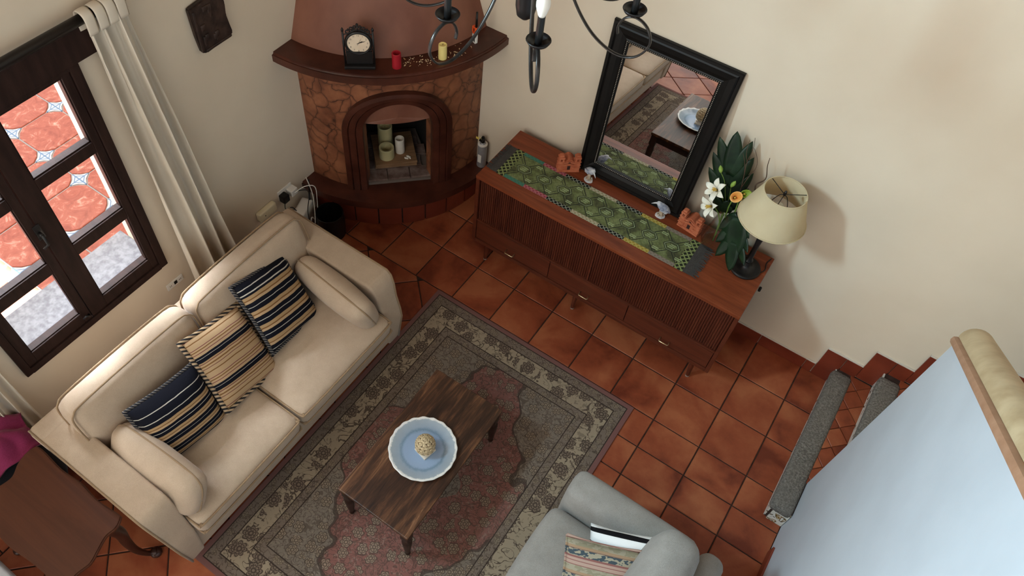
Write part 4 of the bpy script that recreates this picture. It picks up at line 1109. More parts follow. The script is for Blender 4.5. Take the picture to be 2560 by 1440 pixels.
# ------------------------------------------------------------------ porcelain birds
def bird(name, label, loc, rz, kind):
    r_ = empty(name, loc, (0, 0, rz)); tag(r_, label, 'figurine', 'porcelain birds on the sideboard')
    bm = B(); pts = [(0.030*(1+0.08*math.sin(5*a))*math.cos(a), 0.026*(1+0.08*math.cos(3*a))*math.sin(a)) for a in [2*PI*i/14 for i in range(14)]]
    prism(bm, pts, 0, 0.009); bmesh.ops.bevel(bm, geom=bm.edges[:], offset=0.002, segments=2, affect='EDGES'); mk('base', bm, 'porcelain_w', r_)
    bm = B(); tube(bm, [(0.0, 0, 0.008), (-0.003, 0, 0.025), (0.001, 0, 0.05)], [0.014, 0.010, 0.009], 9)
    for k in range(6):
        a = k*1.05; tube(bm, [(0.015*math.cos(a), 0.013*math.sin(a), 0.007), (0.02*math.cos(a), 0.017*math.sin(a), 0.024+0.004*(k % 2))], [0.005, 0.002], 6)
    mk('stump', bm, 'porcelain_t', r_, True)
    bm = B()
    if kind == 0: path = [(-0.048, 0, 0.058), (-0.032, 0, 0.066), (-0.012, 0, 0.076), (0.012, 0, 0.086), (0.026, 0, 0.098), (0.037, 0, 0.100)]; rad = [0.003, 0.011, 0.020, 0.021, 0.016, 0.010]
    else: path = [(-0.050, 0, 0.044), (-0.036, 0, 0.054), (-0.014, 0, 0.068), (0.012, 0, 0.082), (0.028, 0, 0.096), (0.040, 0, 0.098)]; rad = [0.003, 0.014, 0.023, 0.021, 0.014, 0.009]
    sp_ = spline(path, 4); rr = []
    for i in range(len(sp_)):
        u = i/(len(sp_)-1)*(len(rad)-1); k = min(int(u), len(rad)-2); rr.append(rad[k]+(rad[k+1]-rad[k])*(u-k))
    tube(bm, sp_, rr, 14); body = mk('body', bm, 'porcelain', r_, True)
    bm = B(); e = sp_[-1]; tube(bm, [(e[0]-0.004, 0, e[2]), (e[0]+0.014, 0, e[2]-0.008), (e[0]+0.030, 0, e[2]-0.018)], [0.006, 0.004, 0.001], 8); mk('beak', bm, 'porcelain_w', r_, True)
    for s_ in (-1, 1):
        bm = B(); rbox(bm, (0, 0, 0), (0.026, 0.004, 0.013), 0.0039, 5)
        o = mk('wing', bm, 'porcelain', r_, True, (-0.012, s_*0.0195, 0.072 if kind == 0 else 0.066), (0, R(-28), s_*R(8)))
        for k in range(3):
            b2 = B(); tube(b2, [(-0.022+0.010*k, s_*0.0042, -0.010), (-0.018+0.010*k, s_*0.0046, 0.0), (-0.022+0.010*k, s_*0.0042, 0.010)], 0.0012, 5); mk('feather_line', b2, 'porcelain_w', o, True)
bird('porcelain_bird', 'grey and white porcelain bird on a stump at the left foot of the mirror', (0.474, 0.425, ZT), R(-35), 0)
bird('porcelain_bird', 'plump grey porcelain bird with striped wings at the right foot of the mirror', (0.955, 0.432, ZT), R(195), 1)

# ------------------------------------------------------------------ table lamp
lp = empty('table_lamp', (1.515, 0.375, ZT)); tag(lp, 'table lamp with cream drum shade and black base at the right end of the sideboard', 'table lamp')
bm = B(); lathe(bm, [(0.086, 0), (0.088, 0.008), (0.084, 0.016), (0.074, 0.018), (0.066, 0.014), (0.05, 0.016), (0.03, 0.026), (0.022, 0.04), (0.018, 0.06)], 32); mk('base', bm, 'blackmetal', lp, 'auto')
bm = B(); lathe(bm, [(0.018, 0.06), (0.024, 0.075), (0.016, 0.09), (0.014, 0.2), (0.018, 0.26), (0.013, 0.28), (0.013, 0.40), (0.02, 0.405), (0.02, 0.44), (0.015, 0.445)], 16); mk('stem', bm, 'blackmetal', lp, 'auto')
bm = B(); lathe(bm, [(0.013, 0.445), (0.024, 0.475), (0.03, 0.505), (0.022, 0.53), (0, 0.54)], 16); mk('bulb', bm, 'white', lp, True)
zb, zt = 0.425, 0.625
bm = B(); lathe(bm, [(0.174, zb), (0.107, zt), (0.1055, zt), (0.1725, zb)], 56, close=False)
b0 = [v for v in bm.verts]
sh = mk('shade', bm, 'shade', lp, True)
for r_, z_ in ((0.174, zb+0.003), (0.107, zt-0.003)):
    bm = B(); tube(bm, [(r_*math.cos(2*PI*i/48), r_*math.sin(2*PI*i/48), z_) for i in range(49)], 0.0035, 6); mk('shade_trim', bm, 'shade', sh, True)
bm = B()
for k in range(3):
    a = 0.5+k*2*PI/3; tube(bm, [(0, 0, zt-0.02), (0.106*math.cos(a), 0.106*math.sin(a), zt-0.008)], 0.002, 6)
lathe(bm, [(0.008, zt-0.024), (0.008, zt-0.008), (0.005, zt+0.004), (0, zt+0.006)], 10)
for s_ in (-1, 1): tube(bm, spline([(s_*0.016, 0, 0.43), (s_*0.04, 0, 0.48), (s_*0.042, 0, 0.53), (s_*0.02, 0, 0.59), (0, 0, zt-0.022)], 5), 0.002, 6)
mk('harp', bm, 'blackmetal', lp, True)
bm = B(); tube(bm, spline([(0.085, 0.01, 0.008), (0.10, 0.05, 0.006), (0.09, 0.10, 0.005), (0.10, 0.15, 0.004)], 6), 0.003, 6); mk('cord', bm, 'black', lp, True)

# ------------------------------------------------------------------ vase and artificial flowers
vs_ = empty('glass_vase', (1.300, 0.435, ZT)); tag(vs_, 'tall clear glass vase holding flowers and leaves beside the lamp', 'vase')
bm = B(); lathe(bm, [(0.0, 0.0), (0.072, 0.0), (0.080, 0.02), (0.076, 0.07), (0.060, 0.15), (0.046, 0.23), (0.048, 0.28), (0.056, 0.30)], 32, close=False)
o = mk('glass', bm, 'vase', vs_, True); md = o.modifiers.new('s', 'SOLIDIFY'); md.thickness = 0.003
def monstera(name, label, root, tip, width, normal, slits=4, bend=0.03, core=0.5):
    root, tip = Vector(root), Vector(tip); L_ = (tip-root).length
    r_ = empty(name, root); tag(r_, label, 'leaf', 'artificial monstera leaves in the vase')
    Yd = (tip-root).normalized(); Zd = Vector(normal); Zd = (Zd-Yd*Zd.dot(Yd)).normalized(); Xd = Yd.cross(Zd)
    mt = Matrix((Xd, Yd, Zd)).transposed()
    bm = B()
    def lobe(p0, p1, th, zo, sw):
        p0 = Vector(p0); p1 = Vector(p1); n_ = 9; prev = None
        dr_ = (p1-p0); ln_ = dr_.length; dr_.normalize(); nr = Vector((-dr_.y, dr_.x))
        for i in range(n_+1):
            t_ = i/n_; h_ = th*(math.sin(PI*(0.18+0.82*t_))**0.62)*(1-0.15*t_) if i < n_ else 0.0005
            c_ = p0+dr_*ln_*t_+Vector((0, sw*t_*t_))
            row = []
            for q in (-1, -0.5, 0, 0.5, 1):
                p_ = c_+nr*h_*q; v_ = max(0, p_.y/L_); f_ = abs(p_.x)/width
                row.append(bm.verts.new(mt @ Vector((p_.x, p_.y, zo-bend*f_*f_-bend*1.2*v_*v_+0.010*f_-0.004*q*q))))
            if prev:
                for k in range(4): bm.faces.new((prev[k], prev[k+1], row[k+1], row[k]))
            prev = row
    for s_ in (-1, 1):
        for k in range(slits):
            v0 = -0.02+0.62*k/slits; wk = width*(0.92, 1.0, 0.9, 0.72, 0.6)[min(k, 4)]
            lobe((0, L_*v0), (s_*wk, L_*(v0+0.20+0.05*k)), L_*0.60/slits*0.62, 0.0008*k*s_+0.001*s_, L_*0.10)
    lobe((0, L_*0.45), (0, L_*1.0), width*0.42, 0.003, 0)
    lobe((0, -L_*0.02), (0, L_*0.78), width*core, 0.002, 0)
    o = mk('blade', bm, 'leaf', r_, True); md = o.modifiers.new('s', 'SOLIDIFY'); md.thickness = 0.0015
    bm = B(); tube(bm, [tuple(mt @ Vector((0, L_*v, 0.001-bend*1.2*v*v))) for v in [i/8 for i in range(9)]], [0.003, 0.001], 6); mk('midrib', bm, 'leaf', r_, True)
    return r_
l1 = monstera('monstera_leaf', 'tall dark green monstera leaf rising beside the mirror frame', (1.27, 0.435, 1.10), (1.165, 0.50, 1.525), 0.115, (0.2, -1, 0.3), 4)
b_ = B(); tube(b_, [(0, 0, 0.0), (0.01, -0.003, -0.12), (0.02, -0.005, -0.27)], 0.004, 6); mk('stalk', b_, 'stem', l1, True)
l2 = monstera('monstera_leaf', 'large dark monstera leaf drooping in front of the lamp base', (1.36, 0.405, 1.10), (1.46, 0.285, 0.835), 0.105, (-0.5, -0.8, 0.5), 3, -0.01, 0.8)
b_ = B(); tube(b_, [(0, 0, 0.0), (-0.02, 0.01, 0.0), (-0.05, 0.03, -0.2)], 0.004, 6); mk('stalk', b_, 'stem', l2, True)
l3 = monstera('monstera_leaf', 'small dark monstera leaf behind the white lilies', (1.28, 0.42, 1.08), (1.205, 0.36, 1.20), 0.06, (-0.2, -1, 0.5), 2, 0.01)
b_ = B(); tube(b_, [(0, 0, 0.0), (0.01, 0.01, -0.2)], 0.004, 6); mk('stalk', b_, 'stem', l3, True)
def lily(label, loc, dirn, rad):
    r_ = empty('lily', loc); tag(r_, label, 'flower', 'white lilies in the vase')
    Z = Vector(dirn).normalized(); Xd = Z.orthogonal().normalized(); Yd = Z.cross(Xd); mt = Matrix((Xd, Yd, Z)).transposed()
    for k in range(6):
        a = 2*PI*k/6+(0.1 if k % 2 else 0); bm = B(); g = []
        for i in range(8):
            v = i/7; wd = rad*0.27*math.sin(PI*(0.12+0.88*v))**0.8*(1-0.15*v)+0.0005
            rr = rad*(0.08+0.92*v); zz = rad*(0.62*math.sin(v*1.9)-0.25*v*v)
            row = []
            for q in (-1, -0.4, 0.4, 1): row.append(bm.verts.new(mt @ (Matrix.Rotation(a, 3, 'Z') @ Vector((rr, q*wd, zz+0.10*rad*abs(q)+(0.006 if k % 2 else 0))))))
            g.append(row)
        for i in range(7):
            for j in range(3): bm.faces.new((g[i][j], g[i][j+1], g[i+1][j+1], g[i+1][j]))
        o = mk('petal', bm, 'lily', r_, True); md = o.modifiers.new('s', 'SOLIDIFY'); md.thickness = 0.001
    for k in range(5):
        a = 2*PI*k/5; bm = B(); d_ = Vector((0.12*math.cos(a), 0.12*math.sin(a), 0.75))*rad
        tube(bm, [tuple(mt @ Vector((0, 0, 0))), tuple(mt @ d_)], [0.0012, 0.0035], 6); mk('stamen', bm, 'stamen', r_, True)
    bm = B(); tube(bm, spline([(0, 0, 0), tuple(Vector((0.04, 0.02, -0.06))), tuple(Vector((0.08, 0.035, -0.18)))], 5), 0.0035, 6); mk('stem', bm, 'stem', r_, True)
lily('upper white lily in front of the tall monstera leaf', (1.205, 0.395, 1.225), (-0.35, -0.75, 0.6), 0.065)
lily('lower white lily hanging over the vase rim', (1.222, 0.37, 1.135), (-0.5, -0.75, 0.2), 0.068)
def calla(label, mat, loc, dirn, s):
    r_ = empty('calla_lily', loc); tag(r_, label, 'flower', 'calla lilies in the vase')
    Z = Vector(dirn).normalized(); Xd = Z.orthogonal().normalized(); Yd = Z.cross(Xd); mt = Matrix((Xd, Yd, Z)).transposed()
    bm = B(); g = []; n_ = 24
    for i in range(9):
        v = i/8; row = []
        for k in range(n_+1):
            a = 2*PI*k/n_; lip = (1+0.55*math.cos(a))
            rr = s*(0.16+0.5*v**1.5)*(1+0.22*v*math.cos(a)); zz = s*(1.0*v-0.5*v**3*(0.4+0.0*lip))+s*0.35*v**2*math.cos(a)
            row.append(bm.verts.new(mt @ Vector((rr*math.cos(a), rr*0.85*math.sin(a), zz-s*0.6))))
        g.append(row)
    for i in range(8):
        for k in range(n_): bm.faces.new((g[i][k], g[i][k+1], g[i+1][k+1], g[i+1][k]))
    bmesh.ops.remove_doubles(bm, verts=bm.verts, dist=1e-5)
    o = mk('spathe', bm, mat, r_, True); md = o.modifiers.new('s', 'SOLIDIFY'); md.thickness = 0.001
    bm = B(); tube(bm, [tuple(mt @ Vector((0, 0, -0.6*s))), tuple(mt @ Vector((0.02*s, 0, 0.15*s)))], [0.12*s, 0.09*s], 8); mk('spadix', bm, 'stamen', r_, True)
    bm = B(); tube(bm, spline([tuple(mt @ Vector((0, 0, -0.6*s))), (-0.01, 0.01, -0.08), (0.0, 0.02, -0.22)], 6), 0.004, 6); mk('stem', bm, 'stem', r_, True)
calla('orange calla lily beside the lamp shade', 'calla', (1.302, 0.395, 1.232), (0.1, -0.75, 0.75), 0.05)
calla('green calla lily bud above the orange calla', 'callagreen', (1.335, 0.415, 1.265), (0.5, -0.5, 0.7), 0.04)
def bud(label, loc, ax_, stem_pts):
    r_ = empty('flower_bud', loc); tag(r_, label, 'flower bud', 'green buds among the leaves')
    bm = B(); a = Vector(ax_).normalized()
    tube(bm, [tuple(a*t_) for t_ in (-0.026, -0.016, 0, 0.014, 0.026)], [0.003, 0.009, 0.012, 0.008, 0.001], 10); mk('bud', bm, 'bud', r_, True)
    bm = B(); tube(bm, spline([tuple(a*-0.026)]+stem_pts, 5), 0.0018, 6); mk('stem', bm, 'stem', r_, True)
bud('upper green flower bud on the tall leaf', (1.172, 0.42, 1.345), (-0.35, -0.1, 1), [(0.05, 0.0, -0.08), (0.11, 0.015, -0.27)])
bud('lower green flower bud above the orange calla', (1.262, 0.42, 1.29), (0.2, 0, 1), [(0.005, 0.005, -0.08), (0.03, 0.015, -0.25)])
def twig(label, root, branches):
    r_ = empty('twig', root); tag(r_, label, 'twig', 'dry twigs in the vase')
    for b, rad in branches:
        bm = B(); tube(bm, spline([tuple(Vector(p)-Vector(root)) for p in b], 5), rad, 6); mk('branch', bm, 'twig', r_, True)
twig('slender forked twig rising above the tall leaf', (1.305, 0.45, 1.0), [
    ([(1.305, 0.45, 1.0), (1.305, 0.47, 1.2), (1.285, 0.48, 1.33), (1.272, 0.48, 1.41), (1.272, 0.48, 1.50), (1.258, 0.48, 1.57)], [0.003, 0.001]),
    ([(1.30, 0.472, 1.23), (1.312, 0.48, 1.33), (1.325, 0.48, 1.40), (1.309, 0.48, 1.46), (1.275, 0.48, 1.51)], [0.0022, 0.001]),
    ([(1.276, 0.48, 1.40), (1.25, 0.48, 1.46), (1.238, 0.48, 1.545)], [0.002, 0.001]),
    ([(1.285, 0.48, 1.33), (1.262, 0.48, 1.40), (1.235, 0.48, 1.45)], [0.0018, 0.001])])
twig('thick gnarled twig behind the lamp shade', (1.33, 0.45, 1.02), [
    ([(1.33, 0.45, 1.02), (1.355, 0.47, 1.17), (1.372, 0.48, 1.24), (1.362, 0.48, 1.30), (1.392, 0.48, 1.36), (1.372, 0.48, 1.44), (1.365, 0.48, 1.495)], [0.006, 0.0015]),
    ([(1.36, 0.473, 1.2), (1.39, 0.48, 1.27), (1.41, 0.48, 1.36)], [0.004, 0.001])])

# ------------------------------------------------------------------ corner fireplace
FC = Vector((WX, WY, 0))
fp = empty('corner_fireplace', FC); tag(fp, 'brown marbled corner fireplace with arched opening and tapering chimney hood', 'fireplace')
A0, A1 = -PI/2, 0.0
def arc(r, n=32, a0=A0, a1=A1): return [(r*math.cos(a0+(a1-a0)*i/n), r*math.sin(a0+(a1-a0)*i/n)) for i in range(n+1)]
def wedge(bm, r0, r1, z0, z1, n=32, a0=A0, a1=A1, rin=None, bev=0):
    """quarter-round slab from the corner (or inner radius rin) with radius r0 at z0 and r1 at z1"""
    lo = arc(r0, n, a0, a1); hi_ = arc(r1, n, a0, a1)
    inner_lo = [(0, 0)] if rin is None else arc(rin, n, a0, a1)[::-1]
    P0 = lo+inner_lo; P1 = hi_+inner_lo
    a = [bm.verts.new((x, y, z0)) for x, y in P0]; b = [bm.verts.new((x, y, z1)) for x, y in P1]
    bm.faces.new(a[::-1]); bm.faces.new(b); m_ = len(P0)
    for i in range(m_): bm.faces.new((a[i], a[(i+1) % m_], b[(i+1) % m_], b[i]))
    return bm
e_ = 0.004
# plinth faced with red tiles
mk('plinth', wedge(B(), 0.825, 0.825, 0, 0.262), 'grout', fp)
for k in range(8):
    a0 = A0+(A1-A0)*k/8+0.006; a1 = A0+(A1-A0)*(k+1)/8-0.006
    mk('plinth_tile', wedge(B(), 0.837, 0.837, 0.002, 0.258, 4, a0, a1, 0.826), 'tile_dark', fp)
bm = wedge(B(), 0.925, 0.93, 0.263, 0.325, 40); bmesh.ops.bevel(bm, geom=[e for e in bm.edges if abs(e.verts[0].co.z-e.verts[1].co.z) < 1e-6 and min((v.co.xy.length for v in e.verts)) > 0.9], offset=0.012, segments=3, affect='EDGES'); mk('hearth', bm, 'fp_mantel', fp, 'auto')
# body with an arched opening cut into the curved front
RB = 0.80
OW = 0.222   # opening half width (arc length on the front)
def bodypt(s, z, r=RB):     # s: arc length from the centre line
    a = -PI/4+s/RB; return (r*math.cos(a), r*math.sin(a), z)
SMAX = RB*PI/4
ZO0, ZSP, ZAP = 0.326, 0.83, 1.075     # opening bottom, spring line, apex
OHW = 0.222
def arch_pts(hw, zsp, zap, n=20):
    pts = [(-hw, 0.326)]
    for i in range(n+1):
        a = PI-PI*i/n; pts.append((hw*math.cos(a), zsp+(zap-zsp)*math.sin(a)))
    pts.append((hw, 0.326)); return pts
bm = B(); inner = arch_pts(OHW, ZSP, ZAP)
outer = []
ZTB = 1.30
for (s, z) in inner:
    if z <= 0.3261: outer.append((math.copysign(SMAX, s), 0.326))
    else:
        # ray from (0, ZSP-.1) out to the rectangle
        cx, cz = 0, 0.55; dx, dz = s-cx, z-cz
        k = min((SMAX/abs(dx)) if abs(dx) > 1e-6 else 1e9, ((ZTB-cz)/dz) if dz > 1e-6 else 1e9)
        outer.append((cx+dx*k, cz+dz*k))
cols = []; NS = 12
for (si, zi), (so_, zo) in zip(inner, outer):
    cols.append([bm.verts.new(bodypt(si+(so_-si)*k/NS, zi+(zo-zi)*k/NS)) for k in range(NS+1)])
for a, b in zip(cols, cols[1:]):
    for k in range(NS): bm.faces.new((a[k], a[k+1], b[k+1], b[k]))
# corners of the front not reached by the rays
for idx in range(len(outer)-1):
    (s0, z0), (s1, z1) = outer[idx], outer[idx+1]
    if abs(abs(s0)-SMAX) < 1e-6 and abs(z1-ZTB) < 1e-6 and z0 < ZTB-1e-4:
        nv = bm.verts.new(bodypt(s0, ZTB)); bm.faces.new((cols[idx][NS], nv, cols[idx+1][NS]))
    if abs(abs(s1)-SMAX) < 1e-6 and abs(z0-ZTB) < 1e-6 and z1 < ZTB-1e-4:
        nv = bm.verts.new(bodypt(s1, ZTB)); bm.faces.new((cols[idx][NS], nv, cols[idx+1][NS]))
# reveal going back into the firebox
back = [bm.verts.new(bodypt(s, z, RB-0.10)) for s, z in inner]
for i in range(len(inner)-1): bm.faces.new((cols[i][0], cols[i+1][0], back[i+1], back[i]))
mk('body', bm, 'fp_body', fp, 'auto')
# firebox interior
bm = B()
ca, sa = math.cos(-PI/4), math.sin(-PI/4)
def fbp(s, dep, z): return (ca*dep-sa*s, sa*dep+ca*s, z)     # s sideways, dep from the corner
w1, w2 = 0.30, 0.17; d1, d2 = 0.735, 0.22
flo = [bm.verts.new(fbp(*q)) for q in ((-w1, d1, 0.327), (w1, d1, 0.327), (w2, d2, 0.327), (-w2, d2, 0.327))]
roof = [bm.verts.new(fbp(*q)) for q in ((-w1, d1, 1.2), (w1, d1, 1.2), (w2, d2, 1.2), (-w2, d2, 1.2))]
bm.faces.new(flo)
for i in (1, 2, 3): bm.faces.new((flo[i], flo[(i+1) % 4], roof[(i+1) % 4], roof[i]))
bm.faces.new(roof[::-1])
mk('firebox', bm, 'soot', fp)
# ash-dusted fire bricks on the firebox floor
mk('brick_bed', prism(B(), [fbp(-0.235, 0.745, 0)[:2], fbp(0.235, 0.745, 0)[:2], fbp(0.17, 0.25, 0)[:2], fbp(-0.17, 0.25, 0)[:2]], 0.328, 0.348), 'mortar', fp)
for rrow in range(4):
    for cc in range(3):
        s0 = -0.225+cc*0.152-(0.06 if rrow % 2 else 0); dep = 0.735-rrow*0.105
        s0c, s1c = max(s0, -0.21), min(s0+0.147, 0.21)
        if s1c-s0c < 0.03: continue
        P = [fbp(s0c, dep, 0)[:2], fbp(s1c, dep, 0)[:2], fbp(s1c, dep-0.10, 0)[:2], fbp(s0c, dep-0.10, 0)[:2]]
        me, lc = tile_mesh(P, 0.345, 0.358+random.uniform(0, 0.004)); o = link('fire_brick', me, 'firebrick', fp); o.location = lc
# panel closing the head of the arch
bm = B(); pts = [(s, z) for s, z in arch_pts(OHW-0.001, ZSP, ZAP-0.001) if z > 0.5]
low_ = 0.875
top = [(s, max(z, low_)) for s, z in pts if z >= low_-0.02]
f1 = [bm.verts.new(bodypt(s, z, RB-0.035)) for s, z in top]; f2 = [bm.verts.new(bodypt(s, z, RB-0.06)) for s, z in top]
bl_ = [bm.verts.new(bodypt(top[0][0]+(top[-1][0]-top[0][0])*k/12, low_, RB-0.035)) for k in range(13)]
b2_ = [bm.verts.new(bodypt(top[0][0]+(top[-1][0]-top[0][0])*k/12, low_, RB-0.06)) for k in range(13)]
cen = [bm.verts.new(bodypt(0, low_+0.05, RB-0.035))]
for i in range(len(f1)-1): bm.faces.new((f1[i], f1[i+1], cen[0]))
for i in range(12): bm.faces.new((bl_[i], cen[0], bl_[i+1])); bm.faces.new((bl_[i], bl_[i+1], b2_[i+1], b2_[i]))
for i in range(len(f1)-1): bm.faces.new((f1[i], f2[i], f2[i+1], f1[i+1]))
bmesh.ops.remove_doubles(bm, verts=bm.verts, dist=1e-4)
mk('arch_panel', bm, 'fp_hood', fp)
# arch surround: stepped moulding
def surround(name, hw0, hw1, za0, za1, r0, r1, mat):
    bm = B(); pi_ = arch_pts(hw0, ZSP, za0); po = arch_pts(hw1, ZSP, za1); rr = []
    for (a, b) in zip(pi_, po):
        mid = ((a[0]+b[0])/2, (a[1]+b[1])/2)
        q = lambda p, r: bm.verts.new(bodypt(p[0], p[1], r))
        rr.append([q(a, RB-0.02), q(a, r0), q((a[0]*0.85+mid[0]*0.15, a[1]*0.85+mid[1]*0.15), r0+0.006), q((b[0]*0.85+mid[0]*0.15, b[1]*0.85+mid[1]*0.15), r1+0.006), q(b, r1), q(b, RB-0.02)])
    for a, b in zip(rr, rr[1:]):
        for k in range(5): bm.faces.new((a[k], a[k+1], b[k+1], b[k]))
    bm.faces.new(rr[0]); bm.faces.new(rr[-1][::-1])
    return mk(name, bm, mat, fp, 'auto')
surround('arch_moulding', OHW-0.004, OHW+0.040, ZAP-0.004, ZAP+0.030, RB+0.012, RB+0.018, 'fp_mantel')
surround('arch_moulding', OHW+0.041, OHW+0.085, ZAP+0.031, ZAP+0.060, RB+0.022, RB+0.024, 'fp_mantel')
surround('arch_moulding', OHW+0.086, OHW+0.125, ZAP+0.061, ZAP+0.090, RB+0.034, RB+0.030, 'fp_mantel')
# mantel
def slab(name, r, z0, z1, mat, cut_):
    bm = B(); n_ = 48; a_ = [(r*math.cos(A0+(A1-A0)*i/n_), r*math.sin(A0+(A1-A0)*i/n_)) for i in range(n_+1)]
    P = [(0, 0)]+a_
    prism(bm, P, z0, z1)
    bmesh.ops.recalc_face_normals(bm, faces=bm.faces)
    bmesh.ops.bevel(bm, geom=[e for e in bm.edges if abs(e.verts[0].co.z-e.verts[1].co.z) < 1e-6 and min(v.co.xy.length for v in e.verts) > 0.5*r], offset=cut_, segments=3, affect='EDGES')
    return mk(name, bm, mat, fp, 'auto')
slab('mantel_moulding', 0.885, 1.285, 1.332, 'fp_mantel', 0.012)
slab('mantel', 0.965, 1.3325, 1.405, 'fp_mantel', 0.014)
# hood
bm = B(); zs = [1.4055, 1.62, 1.85, 2.1, 2.4, 2.8, CEIL-0.005]; rs = [0.805, 0.722, 0.64, 0.565, 0.50, 0.45, 0.42]
rr = []
for z, r in zip(zs, rs): rr.append([bm.verts.new((x, y, z)) for x, y in arc(r, 32)])
for a, b in zip(rr, rr[1:]):
    for k in range(32): bm.faces.new((a[k], a[k+1], b[k+1], b[k]))
mk('chimney_hood', bm, 'fp_hood', fp, 'auto')

# things on the mantel -------------------------------------------------
MZ = 1.4055
ck = empty('mantel_clock', (-0.775, -0.155, MZ), (0, 0, R(38)));  tag(ck, 'black iron mantel clock with round cream dial on the fireplace', 'clock')
# local: x right, y back; faces -y
bm = B(); bx(bm, -0.085, 0.085, -0.030, 0.030, 0, 0.020, 0.004); mk('base', bm, 'blackmetal', ck)
ckf = R(8)
def cy(z): return 0.01+math.tan(ckf)*z*0.4
bm = B(); bx(bm, -0.072, 0.072, -0.004, 0.012, 0.02, 0.098, 0.002); mk('lower_panel', bm, 'blackmetal', ck)
for s_ in (-1, 1):
    bm = B(); tube(bm, [(s_*0.080, 0.004, 0.018), (s_*0.080, 0.004, 0.232)], 0.0055, 8); lathe(bm, [(0.007, 0), (0.008, 0.006), (0.004, 0.016), (0, 0.022)], 8, (s_*0.080, 0.004, 0.230)); mk('post', bm, 'blackmetal', ck, True)
DZ = 0.152; DR = 0.062
def disc(name, r, th, y, mat, par, seg=40):
    bm = B(); lathe(bm, [(r, 0), (r, th)], seg); o = mk(name, bm, mat, par); o.location = (0, y, DZ); o.rotation_euler = (PI/2, 0, 0); return o
bm = B(); lathe(bm, [(DR+0.013, -0.012), (DR+0.014, 0.004), (DR+0.007, 0.012), (DR, 0.010), (DR, -0.012)], 44); o = mk('bezel', bm, 'blackmetal', ck, True); o.location = (0, 0.006, DZ); o.rotation_euler = (PI/2, 0, 0)
face = disc('dial', DR, 0.004, 0.006, 'clockface', ck)
for h_ in range(1, 13):
    a = PI/2-2*PI*h_/12
    text_mesh('numeral', str(h_), 0.0135, 'print', face, (0.049*math.cos(a), 0.049*math.sin(a), 0.0044), (0, 0, 0))
def hand(ang, L0, L1, w, z):
    bm = B(); d_ = Vector((math.sin(ang), math.cos(ang))); n_ = Vector((d_.y, -d_.x))*w
    prism(bm, [tuple(d_*-L0+n_*0.6), tuple(d_*-L0-n_*0.6), tuple(d_*L1*0.7-n_), tuple(d_*L1), tuple(d_*L1*0.7+n_)], z, z+0.0006); mk('clock_hand', bm, 'print', face)
hand(R(60), 0.006, 0.028, 0.0022, 0.0048); hand(R(70), 0.010, 0.042, 0.0016, 0.0056); hand(R(28), 0.016, 0.036, 0.0005, 0.0064)
bm = B()
def scroll(cx, cz, r, s_, turns=1.15, start=0.0):
    pts = []
    for i in range(22):
        t_ = i/21; a = start+s_*turns*2*PI*t_; q = r*(1-0.7*t_); pts.append((cx+q*math.cos(a), 0.004, cz+q*math.sin(a)))
    tube(bm, pts, 0.0035, 6)
for s_ in (-1, 1):
    scroll(s_*0.055, 0.226, 0.015, s_, 1.2, PI/2 if s_ > 0 else PI/2); scroll(s_*0.034, 0.242, 0.013, -s_, 1.2, -PI/2); scroll(s_*0.013, 0.252, 0.011, s_, 1.2, -PI/2)
    tube(bm, spline([(s_*0.079, 0.004, 0.206), (s_*0.05, 0.004, 0.214), (s_*0.02, 0.004, 0.232), (0, 0.004, 0.236)], 5), 0.0035, 6)
    scroll(s_*0.062, 0.108, 0.012, s_, 1.1, 0)
tube(bm, [(0, 0.004, 0.225), (0, 0.004, 0.262)], 0.004, 6); bmesh.ops.create_icosphere(bm, subdivisions=2, radius=0.008, matrix=Matrix.Translation((0, 0.004, 0.268)))
mk('scrollwork', bm, 'blackmetal', ck, True)['kind'] = 'stuff'
def pillar_candle(label, mat, loc, r, h, well=0.02, group='candles on the mantel', rot=(0, 0, 0), wick=True):
    r_ = empty('candle', loc, rot); tag(r_, label, 'candle', group)
    bm = B(); lathe(bm, [(r, 0), (r, h-0.003), (r-0.003, h), (r*0.72, h-0.003), (r*0.6, h-well), (0, h-well)], 24); mk('wax_body', bm, mat, r_, 'auto')
    if wick: bm = B(); tube(bm, [(0, 0, h-well-0.001), (0.001, 0, h-well+0.012)], 0.0015, 6); mk('wick', bm, 'print', r_)
pillar_candle('red pillar candle beside the mantel clock', 'wax_red', (-0.615, -0.032, MZ), 0.026, 0.095, 0.03)
pillar_candle('pale yellow pillar candle on the right of the mantel', 'wax_yellow', (-0.462, 0.19, MZ), 0.0245, 0.092, 0.006)
lg = empty('gas_lighter', (-0.400, 0.42, MZ), (0, 0, R(-20))); tag(lg, 'orange and white utility lighter standing on the mantel', 'lighter')
bm = B(); bx(bm, -0.016, 0.016, -0.010, 0.010, 0, 0.058, 0.004); mk('handle', bm, 'white', lg)
bm = B(); bx(bm, -0.016, 0.006, -0.009, 0.009, 0.058, 0.066, 0.002); bx(bm, 0.002, 0.016, -0.010, 0.010, 0.058, 0.108, 0.004); bx(bm, -0.020, 0.004, -0.009, 0.009, 0.096, 0.106, 0.003); bx(bm, -0.022, -0.014, -0.008, 0.008, 0.064, 0.100, 0.003); mk('trigger_guard', bm, 'orange', lg)
bm = B(); bx(bm, -0.010, 0.001, -0.006, 0.006, 0.072, 0.090, 0.003); mk('trigger', bm, 'black', lg)
bm = B(); tube(bm, [(0.008, 0, 0.106), (0.008, 0, 0.205)], [0.0075, 0.006], 10); mk('nozzle', bm, 'black', lg, True)
mk('label_strip', bx(B(), 0.004, 0.013, -0.0106, -0.0101, 0.012, 0.036), 'print', lg)
bm = B()
